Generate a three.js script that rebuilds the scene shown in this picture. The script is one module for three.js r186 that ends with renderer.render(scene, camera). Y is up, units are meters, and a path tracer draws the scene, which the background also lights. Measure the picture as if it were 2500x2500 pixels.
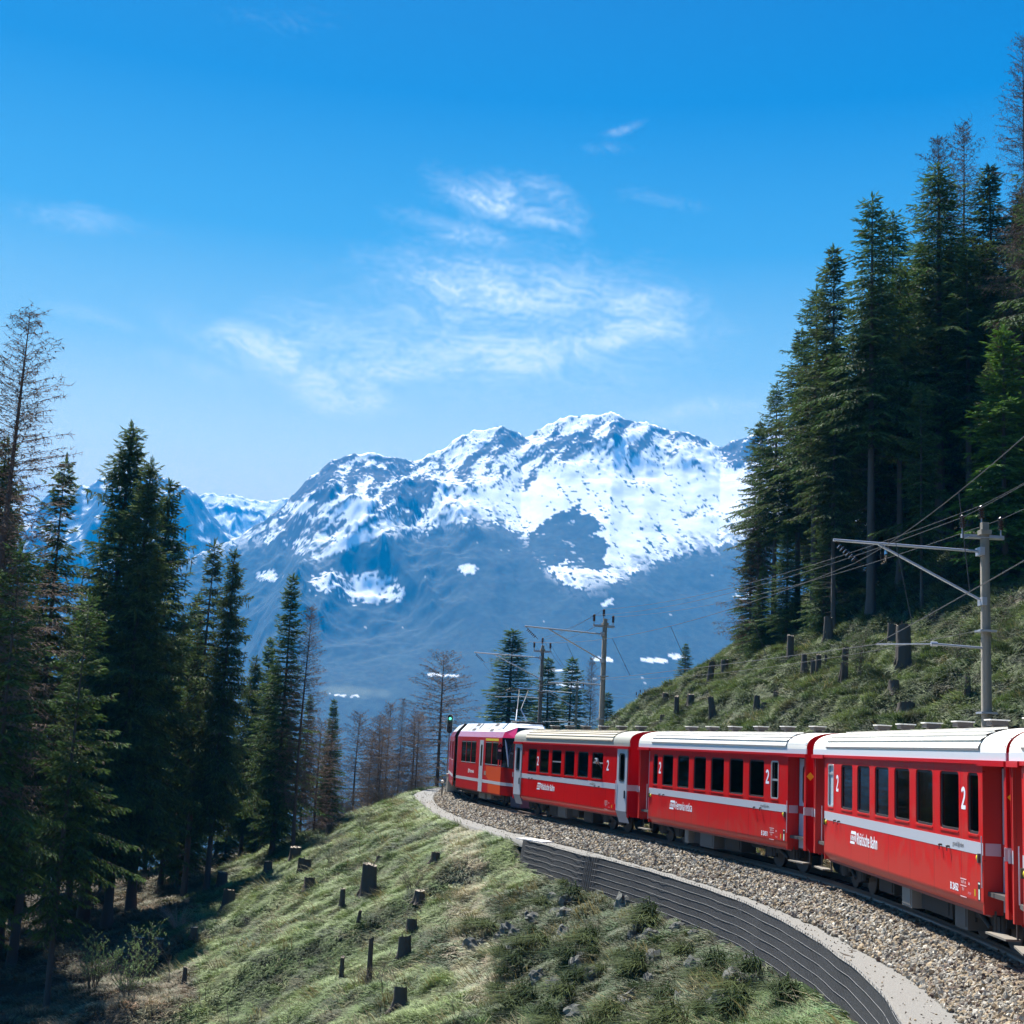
import * as THREE from 'three';
import { mergeGeometries } from 'three/addons/utils/BufferGeometryUtils.js';
import { MarchingCubes } from 'three/addons/objects/MarchingCubes.js';
import { createNoise2D, createNoise3D } from 'simplex-noise';

// ---------------------------------------------------------------- camera, sun, exposure, air
const scene = new THREE.Scene();
const renderer = new THREE.WebGLRenderer({ antialias: true });
renderer.toneMapping = THREE.LinearToneMapping;
renderer.toneMappingExposure = 2.7;
renderer.shadowMap.enabled = true;
const camera = new THREE.PerspectiveCamera(41.95, 1, 0.3, 30000);
camera.position.set(0, 3.195, 0);
camera.rotation.set(0.17195, 0, 0.05027);                              // looking a little up, the camera held with a slight roll
const SUN_AZ = -30 * Math.PI / 180, SUN_EL = 57 * Math.PI / 180;        // ahead, to the left
const sunDir = new THREE.Vector3(Math.sin(SUN_AZ) * Math.cos(SUN_EL), Math.sin(SUN_EL), -Math.cos(SUN_AZ) * Math.cos(SUN_EL));
const sun = new THREE.DirectionalLight(new THREE.Color(1, 0.955, 0.88), 5);
sun.position.copy(sunDir).multiplyScalar(300);
sun.position.z -= 60;
sun.target.position.set(0, 0, -60);
sun.castShadow = true;
sun.shadow.mapSize.set(4096, 4096);
Object.assign(sun.shadow.camera, { left: -130, right: 130, top: 130, bottom: -130, near: 10, far: 700 });
scene.add(sun, sun.target);
scene.fog = new THREE.FogExp2(new THREE.Color(0.0, 0.38, 1.0), 0.00013);
// ---------------------------------------------------------------- the lie of the land (metres; rail tops at y = 0)
function mulberry(a) { return () => { a |= 0; a = (a + 0x6d2b79f5) | 0; let t = Math.imul(a ^ (a >>> 15), 1 | a); t = (t + Math.imul(t ^ (t >>> 7), 61 | t)) ^ t; return ((t ^ (t >>> 14)) >>> 0) / 4294967296; }; }
const R = mulberry(20240417), rnd = (a, b) => a + (b - a) * R();
const n2 = createNoise2D(mulberry(11)), n3 = createNoise3D(mulberry(12));
const clamp = (x, a = 0, b = 1) => Math.min(b, Math.max(a, x)), lerp = (a, b, t) => a + (b - a) * t;
const smooth = (a, b, x) => { const t = clamp((x - a) / (b - a)); return t * t * (3 - 2 * t); };
const fbm2 = (x, y, o = 4) => { let s = 0, a = 0.5; for (let i = 0; i < o; i++) { s += a * n2(x, y); x = x * 2.03 + 17.1; y = y * 2.03 - 9.7; a *= 0.5; } return s; };
const piece = (pts, x) => { if (x <= pts[0][0]) return pts[0][1]; for (let i = 1; i < pts.length; i++) if (x <= pts[i][0]) return lerp(pts[i - 1][1], pts[i][1], (x - pts[i - 1][0]) / (pts[i][0] - pts[i - 1][0])); return pts[pts.length - 1][1]; };

const trackKnots = [[-14, 24], [-9, 17.5], [-4, 11], [1.2, 3.2], [5.2, -6], [8.25, -15.5], [9.75, -23], [10, -30.3], [9.6, -37.8], [8.25, -45], [6.3, -52.4], [4.1, -59.4], [1.9, -66.5], [0.1, -74], [-1.35, -83], [-2.3, -95], [-2.5, -106], [-1.2, -120], [3, -136], [11, -152], [24, -166], [45, -178], [90, -190]];
const track = [];                                                       // { x, z, nx, nz (to the left), s }
{
  const k = trackKnots, P = (i) => k[clamp(i, 0, k.length - 1)];
  let s = 0;
  for (let i = 0; i < k.length - 1; i++) {
    const [a, b, c, d] = [P(i - 1), P(i), P(i + 1), P(i + 2)], n = Math.ceil(Math.hypot(c[0] - b[0], c[1] - b[1]) / 0.5);
    for (let j = 0; j < n; j++) {
      const t = j / n, q = (m) => 0.5 * (2 * b[m] + (c[m] - a[m]) * t + (2 * a[m] - 5 * b[m] + 4 * c[m] - d[m]) * t * t + (3 * b[m] - a[m] - 3 * c[m] + d[m]) * t * t * t);
      const p = { x: q(0), z: q(1) };
      if (track.length) s += Math.hypot(p.x - track[track.length - 1].x, p.z - track[track.length - 1].z);
      p.s = s; track.push(p);
    }
  }
  track.forEach((p, i) => { const a = track[Math.max(0, i - 1)], b = track[Math.min(track.length - 1, i + 1)], l = Math.hypot(b.x - a.x, b.z - a.z); p.nx = (b.z - a.z) / l; p.nz = -(b.x - a.x) / l; });
}
function along(x, z) {                                                  // { i, s, d (left of the centre line is positive), z of the track there }
  let best = 1e9, bi = 0;
  for (let i = 0; i < track.length; i += 6) { const q = (track[i].x - x) ** 2 + (track[i].z - z) ** 2; if (q < best) { best = q; bi = i; } }
  for (let i = Math.max(0, bi - 6); i < Math.min(track.length, bi + 7); i++) { const q = (track[i].x - x) ** 2 + (track[i].z - z) ** 2; if (q < best) { best = q; bi = i; } }
  const p = track[bi], dx = x - p.x, dz = z - p.z, side = dx * p.nx + dz * p.nz;
  const end = bi === 0 || bi === track.length - 1;
  return { i: bi, s: p.s, d: end ? Math.sign(side) * Math.sqrt(best) : side, tz: p.z };
}
const pathEdge = (tz) => piece([[-125, 3.6], [-98, 3.6], [-85, 2.9], [-70, 3.1], [-60, 3.3], [-51.3, 3.42], [-50.6, 3.1], [-46, 2.95], [-38, 2.85], [-30, 2.85], [-22, 3.1], [-16, 3.2]], tz);
const wallDrop = (tz) => piece([[-59.6, 0.05], [-58.3, 0.8], [-56, 0.98], [-48, 0.95], [-40, 0.92], [-32, 0.9], [-27, 0.65], [-22, 0.45], [-12, 0.2]], tz);
function ground(x, z) {
  const { d, tz } = along(x, z), big = fbm2(x * 0.045, z * 0.045, 3), mid = fbm2(x * 0.21 + 40, z * 0.21, 3), fine = fbm2(x * 0.9, z * 0.9, 2);
  if (d >= 0) {
    const e = pathEdge(tz), q = d - e;
    if (q < 0) return -0.86;
    const drop = wallDrop(tz), b = Math.max(0.02, drop * 0.25);
    let y = -0.86 - drop * smooth(0, b, q);
    const t = Math.max(0, q - b), f = smooth(0, 2, t);
    const steep = tz > -70 ? 0.5 : 0.46;
    y -= t < 14 ? steep * t : steep * 14 + 0.2 * Math.min(t - 14, 66) + 0.42 * Math.max(0, t - 80);
    return y + f * (0.9 * big * smooth(0, 8, t) + 0.5 * mid + 0.16 * fine);
  }
  const D = -d;
  if (D < 2.7) return -0.86;
  const t = D - 2.7, f = smooth(0, 2.5, t);
  const st = piece([[-110, 0.68], [-88, 0.66], [-66, 0.62], [-40, 0.58]], tz), y = -0.86 + (t < 45 ? st * t : st * 45 + 0.5 * (t - 45)) - 0.16 * Math.min(t, 2);
  return Math.min(y, 75 + 0.15 * y) + f * (1.6 * big * smooth(0, 12, t) + 0.75 * mid + 0.2 * fine);
}
// ---------------------------------------------------------------- sky: azure deepening upwards, thin cirrus
{
  const W = 4096, H = 2048, data = new Float32Array(W * H * 4);
  const stops = [[0, [0.8, 0.68, 0.46]], [6, [0.74, 0.64, 0.45]], [9, [0.6, 0.56, 0.42]], [12, [0.4, 0.45, 0.4]], [16, [0.16, 0.28, 0.345]], [21, [0.035, 0.155, 0.29]], [27, [0.0, 0.078, 0.225]], [33, [0.0, 0.05, 0.182]], [50, [0.0, 0.045, 0.18]], [90, [0.0, 0.035, 0.15]]];
  const cn = createNoise3D(mulberry(77));
  const f3 = (x, y, z, o) => { let s = 0, a = 0.5; for (let i = 0; i < o; i++) { s += a * cn(x, y, z); x *= 2.07; y *= 2.07; z *= 2.07; a *= 0.53; } return s; };
  // [azimuth, elevation, half width, half height, tilt, strength] in degrees: the wisps of the picture and others of their kind all round
  const wisps = [[-9.6, 15.3, 5, 0.8, -0.42, 1.0], [-7.9, 14.3, 3.2, 0.6, -0.35, 1.0], [-11, 16.2, 4, 0.5, -0.3, 0.65], [-1.4, 16.6, 6, 0.8, 0.17, 1.15], [-4.5, 15.9, 4, 0.65, 0.1, 0.95], [4.2, 17.4, 4.2, 0.75, 0.2, 0.95], [-0.9, 19.2, 5.8, 1.05, -0.07, 0.95], [-3.8, 19.4, 2.6, 0.7, 0.05, 0.55], [5.4, 18.6, 3, 0.8, -0.12, 0.6], [-0.9, 23, 3.3, 0.75, -0.25, 0.6], [0.6, 22.2, 2.2, 0.4, -0.3, 0.55], [-3, 21.4, 3.4, 0.5, -0.3, 0.35], [-0.5, 17.6, 8.5, 2.9, 0, 0.45], [-6, 16.6, 6, 1.6, -0.1, 0.4], [7.9, 14.4, 3.6, 0.4, 0.05, 0.45], [4.3, 26.1, 1.1, 0.16, 0.3, 0.3], [3.4, 25.2, 1.5, 0.3, 0, 0.12], [-19, 20.2, 3.2, 0.45, -0.15, 0.22], [-18.4, 16.4, 2.4, 0.4, -0.2, 0.25], [-13.5, 14.8, 4, 0.6, -0.2, 0.25], [-12, 29.2, 6, 0.7, 0.1, 0.05], [6, 23.4, 2.6, 0.4, -0.2, 0.14]];
  const wr = mulberry(5);
  for (let i = 0; i < 46; i++) wisps.push([26 + wr() * 300, 8 + wr() * 38, 3 + wr() * 6, 0.6 + wr() * 1.2, wr() * 0.6 - 0.3, 0.2 + wr() * 0.5]);
  const puffs = [[-12.7, 9.72, 0.34, 0.26], [-12.62, 9.95, 0.2, 0.2], [-19.9, 9.0, 0.8, 0.8], [-20.7, 9.5, 0.7, 0.6], [-19.2, 8.7, 0.7, 0.5]];
  for (let row = 0; row < H; row++) {
    const up = ((row + 0.5) / H - 0.5) * 180;
    for (let col = 0; col < W; col++) {
      const round = ((col + 0.5) / W - 0.5) * 360, az = ((round + 90 + 540) % 360) - 180, e = Math.max(up, 0);
      let k = 0; while (k < stops.length - 2 && e > stops[k + 1][0]) k++;
      const t = clamp((e - stops[k][0]) / (stops[k + 1][0] - stops[k][0])), c = [0, 1, 2].map((i) => lerp(stops[k][1][i], stops[k + 1][1][i], t));
      const u = up * Math.PI / 180, a = az * Math.PI / 180, dx = Math.sin(a) * Math.cos(u), dy = Math.sin(u), dz = -Math.cos(a) * Math.cos(u);
      const cos = dx * sunDir.x + dy * sunDir.y + dz * sunDir.z, glow = 0.075 * Math.pow(Math.max(0, cos), 4) + 0.1 * Math.pow(Math.max(0, cos), 40);
      c[0] += glow * 0.28; c[1] += glow * 0.7; c[2] += glow * 0.85;
      if (up > 2 && up < 60) {
        let cover = 0;
        for (const [wa, we, ww, wh, tilt, s] of wisps) {
          let da = az - wa; if (da > 180) da -= 360; if (da < -180) da += 360;
          if (Math.abs(da) > ww * 2.4) continue;
          const de = up - we - tilt * da * 0.55 + 0.35 * cn(az * 0.18, up * 0.3, we);
          cover = Math.max(cover, s * Math.exp(-((da / ww) ** 2) * 1.6 - ((de / wh) ** 2)));
        }
        if (cover > 0.01) {
          const w1 = f3(az * 0.14, up * 0.22, 3, 3), w2 = f3(az * 0.14 + 7, up * 0.22, 8, 3), ax = az * 0.3 + 1.3 * w1, ay = up * 2.1 + az * 0.28 + 1.9 * w2;
          const veil = clamp(0.5 + 0.9 * f3(az * 0.25 + w1, up * 0.5 + w2, 21, 4)), fib = 1 - Math.abs(f3(ax, ay * 1.25, 1.5, 5)) * 3.4, fib2 = 1 - Math.abs(f3(ax * 1.6 + 4, ay * 2.6, 8.5, 5)) * 3.4, fine = 0.5 + 0.9 * f3(ax * 3.2, ay * 4.2, 6, 4);
          const m = clamp(cover * (0.1 + 0.36 * veil + (0.35 + 0.65 * veil) * (0.75 * clamp(fib) * clamp(fine + 0.3) + 0.45 * clamp(fib2))) * 1.35 - 0.03, 0, 0.9);
          for (let i = 0; i < 3; i++) c[i] = lerp(c[i], [0.46, 0.5, 0.52][i], m);
        }
      }
      for (const [pa, pe, pw, ph] of puffs) {
        const q = ((az - pa) / pw) ** 2 + ((up - pe) / ph) ** 2;
        if (q < 3) { const m = clamp(1.15 - q + 0.7 * f3(az * 4, up * 4, 2, 4)) * 0.8; for (let i = 0; i < 3; i++) c[i] = lerp(c[i], [0.5, 0.52, 0.52][i], m); }
      }
      if (up <= 0) { c[0] = 0.06; c[1] = 0.09; c[2] = 0.12; }
      const o = (row * W + col) * 4;
      data[o] = c[0]; data[o + 1] = c[1]; data[o + 2] = c[2]; data[o + 3] = 1;
    }
  }
  const tex = new THREE.DataTexture(data, W, H, THREE.RGBAFormat, THREE.FloatType);
  tex.mapping = THREE.EquirectangularReflectionMapping; tex.magFilter = THREE.LinearFilter; tex.minFilter = THREE.LinearFilter; tex.needsUpdate = true;
  scene.background = tex; scene.environment = tex;
}

// ---------------------------------------------------------------- naming, parts, materials
const taken = {};
function numbered(n) { const k = (taken[n] = (taken[n] ?? -1) + 1); return k ? `${n}_${String(k).padStart(3, '0')}` : n; }
function tag(o, label, category, group, kind) { if (label) o.userData.label = label; if (category) o.userData.category = category; if (group) o.userData.group = group; if (kind) o.userData.kind = kind; return o; }
function thing(name, label, category, pos = [0, 0, 0], turn = 0, group) {
  const o = new THREE.Group(); o.name = numbered(name); o.position.set(...pos); o.rotation.y = turn; scene.add(o);
  return tag(o, label, category, group);
}
function part(name, geo, mat, parent) {
  const g = Array.isArray(geo) ? join(geo) : geo, o = new THREE.Mesh(g, mat); o.name = parent === scene ? numbered(name) : name; o.castShadow = o.receiveShadow = true; parent.add(o); return o;
}
function copyOf(src, name, label, pos, turn = 0, scale = 1, group) {
  const o = src.clone(); o.name = numbered(name); o.userData = { ...src.userData }; if (label) o.userData.label = label; if (group) o.userData.group = group;
  o.position.set(...pos); o.rotation.set(0, turn, 0); if (Array.isArray(scale)) o.scale.set(...scale); else o.scale.setScalar(scale);
  scene.add(o); return o;
}
function join(list) {
  const keep = ['position', 'normal', 'uv'];
  const gs = list.filter(Boolean).map((g) => { let q = g.index ? g.toNonIndexed() : g.clone(); for (const k of Object.keys(q.attributes)) if (!keep.includes(k)) q.deleteAttribute(k); if (!q.attributes.normal) q.computeVertexNormals(); if (!q.attributes.uv) q.setAttribute('uv', new THREE.BufferAttribute(new Float32Array(q.attributes.position.count * 2), 2)); return q; });
  return mergeGeometries(gs);
}
const std = (rgb, roughness = 0.8, extra = {}) => new THREE.MeshStandardMaterial({ color: new THREE.Color().setRGB(...rgb), roughness, ...extra });
const phys = (rgb, roughness = 0.8, extra = {}) => new THREE.MeshPhysicalMaterial({ color: new THREE.Color().setRGB(...rgb), roughness, ...extra });
const box = (sx, sy, sz, x = 0, y = 0, z = 0) => new THREE.BoxGeometry(sx, sy, sz).translate(x, y, z);
function tube(a, b, r0, r1 = r0, n = 8) {                              // a tapered bar from a to b
  const A = new THREE.Vector3(...a), B = new THREE.Vector3(...b), l = A.distanceTo(B), g = new THREE.CylinderGeometry(r1, r0, l, n, 1).translate(0, l / 2, 0);
  return g.applyQuaternion(new THREE.Quaternion().setFromUnitVectors(new THREE.Vector3(0, 1, 0), B.sub(A).normalize())).translate(...a);
}
function raw(pos, idx, col, uv) {
  const g = new THREE.BufferGeometry(); g.setAttribute('position', new THREE.BufferAttribute(pos instanceof Float32Array ? pos : new Float32Array(pos), 3));
  if (idx) g.setIndex(idx); if (col) g.setAttribute('color', new THREE.BufferAttribute(col instanceof Float32Array ? col : new Float32Array(col), 3)); if (uv) g.setAttribute('uv', new THREE.BufferAttribute(new Float32Array(uv), 2));
  return g;
}
// a grey-scale noise texture, tiling
function noiseTex(size, f, srgb) {
  const d = new Uint8Array(size * size * 4);
  for (let y = 0; y < size; y++) for (let x = 0; x < size; x++) { const v = f(x / size, y / size), o = (y * size + x) * 4; const c = Array.isArray(v) ? v : [v, v, v]; for (let i = 0; i < 3; i++) d[o + i] = clamp(c[i]) * 255; d[o + 3] = 255; }
  const t = new THREE.DataTexture(d, size, size); t.wrapS = t.wrapT = THREE.RepeatWrapping; t.magFilter = THREE.LinearFilter; t.minFilter = THREE.LinearMipmapLinearFilter; if (srgb) t.colorSpace = THREE.SRGBColorSpace; t.needsUpdate = true; return t;
}
const tiled = (u, v, k, q = 0) => { const a = u * 2 * Math.PI, b = v * 2 * Math.PI; return n3(Math.cos(a) * k + q, Math.sin(a) * k + Math.cos(b) * k * 0.99, Math.sin(b) * k); };
// ---------------------------------------------------------------- the far side of the valley
const TREELINE = [[-40, 0.1], [-16.17, 0.1075], [-12.96, 0.1287], [-11.97, 0.1347], [-10.64, 0.1427], [-9.58, 0.1379], [-8.16, 0.1311], [-7.01, 0.1474], [-5.27, 0.1526], [-3.51, 0.1576], [-1.77, 0.1673], [-0.7, 0.169], [-0.2, 0.164], [0.3, 0.157], [0.9, 0.157], [1.35, 0.143], [1.65, 0.1325], [2.45, 0.1218], [3.51, 0.1201], [4.55, 0.1271], [5.59, 0.134], [6.63, 0.1446], [8.01, 0.1525], [10.6, 0.1615], [14.84, 0.1657], [21.29, 0.1685], [40, 0.16]];
const SPUR = [[0.55, 0.149], [1.1, 0.162], [1.79, 0.1714], [2.66, 0.179], [3.58, 0.1696], [4.15, 0.1518], [4.4, 0.1338], [3.48, 0.1319], [2.59, 0.1375], [1.53, 0.1326]];
// bare crags and snow-filled gullies of the main mountain
const ROCKS = [[[4.81, 0.2521], [5.16, 0.2477], [4.41, 0.2357], [3.27, 0.2266], [2.31, 0.2163], [1.25, 0.2059], [0.75, 0.1927], [-0.0, 0.1876], [-0.52, 0.1922], [-0.27, 0.2052], [0.6, 0.2162], [1.28, 0.229], [2.52, 0.2371], [3.76, 0.2469]], [[-0.64, 0.2409], [0.03, 0.2376], [0.41, 0.2328], [0.19, 0.2201], [-0.29, 0.2116], [-0.56, 0.1954], [-1.11, 0.1869], [-2.2, 0.1906], [-2.59, 0.2029], [-1.92, 0.2164], [-1.06, 0.2286]], [[6.1, 0.2456], [8.41, 0.2394], [9.13, 0.2326], [8.6, 0.2305], [7.72, 0.2334], [6.47, 0.2368]], [[8.78, 0.2319], [10.7, 0.2399], [11.41, 0.2178], [10.56, 0.2067], [9.5, 0.2143], [8.97, 0.2205]], [[-9.08, 0.1916], [-8.13, 0.2072], [-7.08, 0.2109], [-5.3, 0.21], [-4.41, 0.2111], [-4.54, 0.1976], [-6.28, 0.1859], [-7.48, 0.1765], [-8.66, 0.1671], [-9.67, 0.1595], [-9.74, 0.1734]], [[-5.67, 0.1899], [-4.54, 0.196], [-3.45, 0.1924], [-3.58, 0.178], [-4.6, 0.1652], [-5.68, 0.1678]], [[7.35, 0.1832], [8.32, 0.1836], [7.98, 0.1753], [7.49, 0.1763]], [[5.6, 0.1762], [6.39, 0.1798], [6.24, 0.1656], [5.71, 0.1653]]];
const GULLIES = [[[-5.49, 0.1642], [-4.25, 0.1656], [-6.46, 0.1418], [-8.32, 0.1284], [-8.51, 0.1313]], [[-7.12, 0.177], [-5.98, 0.1784], [-6.67, 0.1509], [-7.43, 0.1438]], [[-9.64, 0.1714], [-8.42, 0.1721], [-9.0, 0.1635], [-9.86, 0.1624]]];
const insideOf = (poly, x, y) => { let c = false; for (let i = 0, j = poly.length - 1; i < poly.length; j = i++) if ((poly[i][1] > y) !== (poly[j][1] > y) && x < ((poly[j][0] - poly[i][0]) * (y - poly[i][1])) / (poly[j][1] - poly[i][1]) + poly[i][0]) c = !c; return c; };
// clearings in the forest: [azimuth, slope of the sight line, half width, half height, how much snow, 0 snow / 1 pasture]
const CLEARINGS = [[-5.9, 0.109, 1.5, 0.012, 0.85, 0], [-7.6, 0.112, 0.9, 0.01, 0.5, 0], [-1.82, 0.128, 0.45, 0.004, 0.9, 0], [-10.25, 0.114, 0.5, 0.005, 0.85, 0], [4.3, 0.0655, 0.5, 0.002, 0.9, 0], [6.4, 0.0665, 0.8, 0.0016, 0.8, 0], [7.2, 0.07, 0.5, 0.002, 0.8, 0], [2.2, 0.052, 1.2, 0.005, 0.35, 1], [2.6, 0.056, 0.9, 0.001, 0.85, 0], [2.9, 0.045, 0.6, 0.0012, 0.85, 0], [-2.6, 0.048, 0.9, 0.0012, 0.8, 0], [-6.4, 0.032, 1.5, 0.005, 0.6, 1], [-6.9, 0.029, 0.8, 0.002, 0.4, 0], [2.2, 0.02, 2.0, 0.006, 0.5, 1], [5.5, 0.025, 1.5, 0.003, 0.5, 1], [10.2, 0.118, 0.5, 0.006, 0.5, 0], [4.4, 0.108, 0.4, 0.004, 0.4, 0]];
const gullySnow = (az, te, h1, h2) => GULLIES.some((p) => insideOf(p, az + 0.2 * h2 + 0.12 * h1, te + 0.003 * h2 + 0.0015 * h1));
function mountain(label, ridge, { az0, az1, nA, nV, r0, r1, foot, amp, scale, mode, seed }) {
  const m3 = createNoise3D(mulberry(seed)), ridged = (x, y, z, o) => { let s = 0, a = 0.5, w = 1; for (let i = 0; i < o; i++) { let n = 1 - Math.abs(m3(x, y, z)); n *= n * w; w = clamp(n * 1.7); s += a * n; x = x * 2.1 + 3.1; y = y * 2.1; z = z * 2.1 - 1.7; a *= 0.52; } return s; };
  const soft = (x, y, z, o) => { let s = 0, a = 0.5; for (let i = 0; i < o; i++) { s += a * m3(x, y, z); x *= 2.1; y *= 2.1; z *= 2.1; a *= 0.52; } return s; };
  const cols = nA + 1, rows = nV + 4, pos = new Float32Array(cols * rows * 3), col = new Float32Array(cols * rows * 3), idx = [];
  const broad = (az) => { let s = 0, w = 0; for (let k = -6; k <= 6; k++) { const g = Math.exp(-k * k / 14); s += g * piece(ridge, az + k * 0.55); w += g; } return s / w; };
  const memo = new Map(), body = (az) => { if (!memo.has(az)) memo.set(az, broad(az)); return memo.get(az); };
  const ht = (az, v) => {                                              // height and distance of the slope
    const A = az * Math.PI / 180, r = r0 + (r1 - r0) * Math.pow(v, 0.85), top = lerp(body(az), piece(ridge, az), smooth(0.5, 1, v)) * r1 + 3.2;
    const x = Math.sin(A) * r, z = -Math.cos(A) * r;
    let y = foot + (top - foot) * (0.62 * v + 0.38 * v * v);
    const te0 = (y - 3.2) / r, w = (0.03 * smooth(0, 0.15, v) + 0.97 * smooth(0.46, 0.72, v)) * (1 - 0.93 * smooth(0.86, 1, v)) * (mode === 'main' ? 1 - 0.76 * smooth(-3, -0.8, az) * smooth(0.226, 0.2, te0) : 1);
    const sk = x * 0.75 - z * 0.35, cr = x * 0.45 + z * 0.6;             // ribs run down to the left
    y += amp * w * (2.1 * (ridged(sk / scale, y / (scale * 2.6), cr / (scale * 1.9), 6) - 0.42) + 0.3 * soft(x / 210, y / 210, z / 210, 3));
    if (v > 0.86) y += amp * (0.22 * (ridged(x / 330, 0.5, z / 330, 5) - 0.45) + 0.16 * (ridged(x / 110, 2.5, z / 110, 4) - 0.45)) * smooth(0.86, 1, v);
    return [x, y, z, r];
  };
  for (let i = 0; i < cols; i++) {
    const az = lerp(az0, az1, i / nA);
    for (let j = 0; j <= nV + 3; j++) {
      const o = (j * cols + i) * 3, v = Math.min(1, j / nV);
      let [x, y, z, r] = ht(az, v);
      if (j > nV) { const b = j - nV, k = 1 + 0.06 * b; x *= k; z *= k; y -= 160 * b * b; }
      pos[o] = x; pos[o + 1] = y; pos[o + 2] = z;
    }
  }
  for (let j = 0; j < rows - 1; j++) for (let i = 0; i < nA; i++) { const a = j * cols + i, b = a + 1, c = a + cols, d = c + 1; idx.push(a, b, c, b, d, c); }
  const g = raw(pos, idx); g.computeVertexNormals();
  const nor = g.attributes.normal.array;
  for (let i = 0; i < cols; i++) {
    const az = lerp(az0, az1, i / nA);
    for (let j = 0; j < rows; j++) {
      const o = (j * cols + i) * 3, x = pos[o], y = pos[o + 1], z = pos[o + 2], r = Math.hypot(x, z), te = (y - 3.2) / r, ny = nor[o + 1];
      const h1 = m3(x / 26, y / 26, z / 26), h2 = soft(x / 90, y / 90, z / 90, 4), h3 = soft(x / 420, y / 420, z / 420, 3);
      const streak = m3((x * 0.8 - z * 0.3) / 34, 4, y / 240);
      let snow, c;
      const rockTone = 0.75 + 0.35 * h2;
      const rock = [0.03 * rockTone, 0.032 * rockTone, 0.036 * rockTone], tree = [0.012 + 0.012 * h1 + 0.009 * h2, 0.024 + 0.018 * h1 + 0.014 * h2, 0.02 + 0.012 * h1 + 0.01 * h2].map((q) => Math.max(0.004, q)), white = [0.93, 0.93, 0.93];
      if (mode === 'main') {
        const lineUp = piece(TREELINE, az) + 0.006 * h2 + 0.0035 * streak + 0.002 * h1;
        let above = te - lineUp;
        let sp = 0; for (let k = 0; k < 6; k++) sp += insideOf(SPUR, az + 0.5 * h2 + 0.16 * m3(x / 60 + k * 7, y / 60, z / 60), te + 0.008 * h2 + 0.0035 * m3(x / 60, y / 60 + k * 7, z / 60)) ? 1 / 6 : 0;
        if (sp > 0.35 + 0.4 * h1 + 0.3 * streak) above = Math.min(above, -0.02 + 0.026 * Math.max(0, h2 * 1.4 + 0.5 * h1 - 0.3));
        // rock: steep ground, more of it high up and to the left, and the faces turned away from the sun
        const ted = te * 57, sA = (az + ted) * 0.707, cA = (az - ted) * 0.707, wl = smooth(-0.4, -4, az), wt = smooth(0.19, 0.222, te);
        const pn = 1.25 * soft(sA * 0.55 + 0.25 * h3, cA * 1.5 + 0.4 * h3, 5, 6) + 0.3 * h1;
        const ja = az + 0.3 * h2 + 0.1 * h1, jt = te + 0.0045 * h2 + 0.0015 * h1, crag = ROCKS.some((p) => insideOf(p, ja, jt)), gully = GULLIES.some((p) => insideOf(p, ja, jt));
        const wt2 = smooth(0.207, 0.232, te);
        const amt = clamp(0.5 * wl * smooth(0.12, 0.15, te) + 0.34 * wt2 * (1 - wl) + (crag ? 0.62 : 0) - (gully ? 0.9 : 0), 0, 0.95);
        let bare = pn * 0.85 + (0.76 - ny) * 1.3 - lerp(0.62, -0.3, amt) + 0.28 - (gully ? 0.4 : 0);
        bare -= 0.8 * smooth(-2.4, -0.6, az) * smooth(0.216, 0.2, te) * (crag ? 0 : 1);
        if (above > 0) {
          snow = bare < 0.24 ? 1 : bare < 0.36 ? lerp(1, 0.04, (bare - 0.24) / 0.12) : h1 + h2 > 0.75 ? 0.5 : 0.0;
          if (h1 > 0.55 && bare > 0) snow *= 0.5;
          const fringe = smooth(0.014, 0, above) * (0.3 + 0.9 * streak + 0.6 * h1);     // scattered trees thinning out upwards
          c = rock.map((q, n) => lerp(q, white[n], snow)).map((q, n) => lerp(q, tree[n], clamp(fringe)));
        } else {
          let s = gullySnow(az, te, h1, h2) ? 0.9 : smooth(-0.014, 0, above) * (streak + 0.6 * h1 > 0.3 ? 0.55 : 0.05), pasture = 0;
          for (const [ca, ct, wa, wt, k, p] of CLEARINGS) { const q = ((az - ca) / wa) ** 2 + ((te - ct) / wt) ** 2; if (q < 2) { const m = clamp((1.25 - q) * k + 0.6 * h1 * (1 - p) + 0.5 * h2 - (p ? 0 : 0.15)); if (p) pasture = Math.max(pasture, m * 0.75); else s = Math.max(s, m > 0.3 ? clamp(m * 1.6) : 0); } }
          if (te > 0.03 && te < 0.15 && h2 + 0.7 * h1 + 0.25 * h3 > 1.12) s = Math.max(s, 0.4);
          c = tree.map((q, n) => lerp(lerp(q, [0.16, 0.17, 0.1][n], pasture), white[n], s));
        }
      } else if (mode === 'left') {
        const up = te - (0.125 + 0.006 * h2);
        const s = clamp((ny - 0.7) * 3 + 1.3 * h2 + 0.5 * streak - 0.05 + smooth(-16, -19, az) * 0.25);
        c = up > 0 ? rock.map((q, n) => lerp(q, white[n], s > 0.45 ? 0.9 : s * 0.6)) : tree.map((q, n) => lerp(q, white[n], up > -0.012 && streak > 0.1 ? 0.5 : 0.02));
      } else {
        const band = smooth(0.006, 0, Math.abs(te - 0.161 - 0.004 * h3)) * smooth(-14, -13, az) * smooth(-10, -11, az);
        const bare = (0.84 - ny) * 2 + 0.8 * h2 + 0.6 * band - 0.5 + 0.5 * smooth(0.166, 0.172, te);
        c = rock.map((q, n) => lerp(white[n], q, clamp(bare * 2.2)));
      }
      col[o] = c[0]; col[o + 1] = c[1]; col[o + 2] = c[2];
    }
  }
  g.setAttribute('color', new THREE.BufferAttribute(col, 3));
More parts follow.
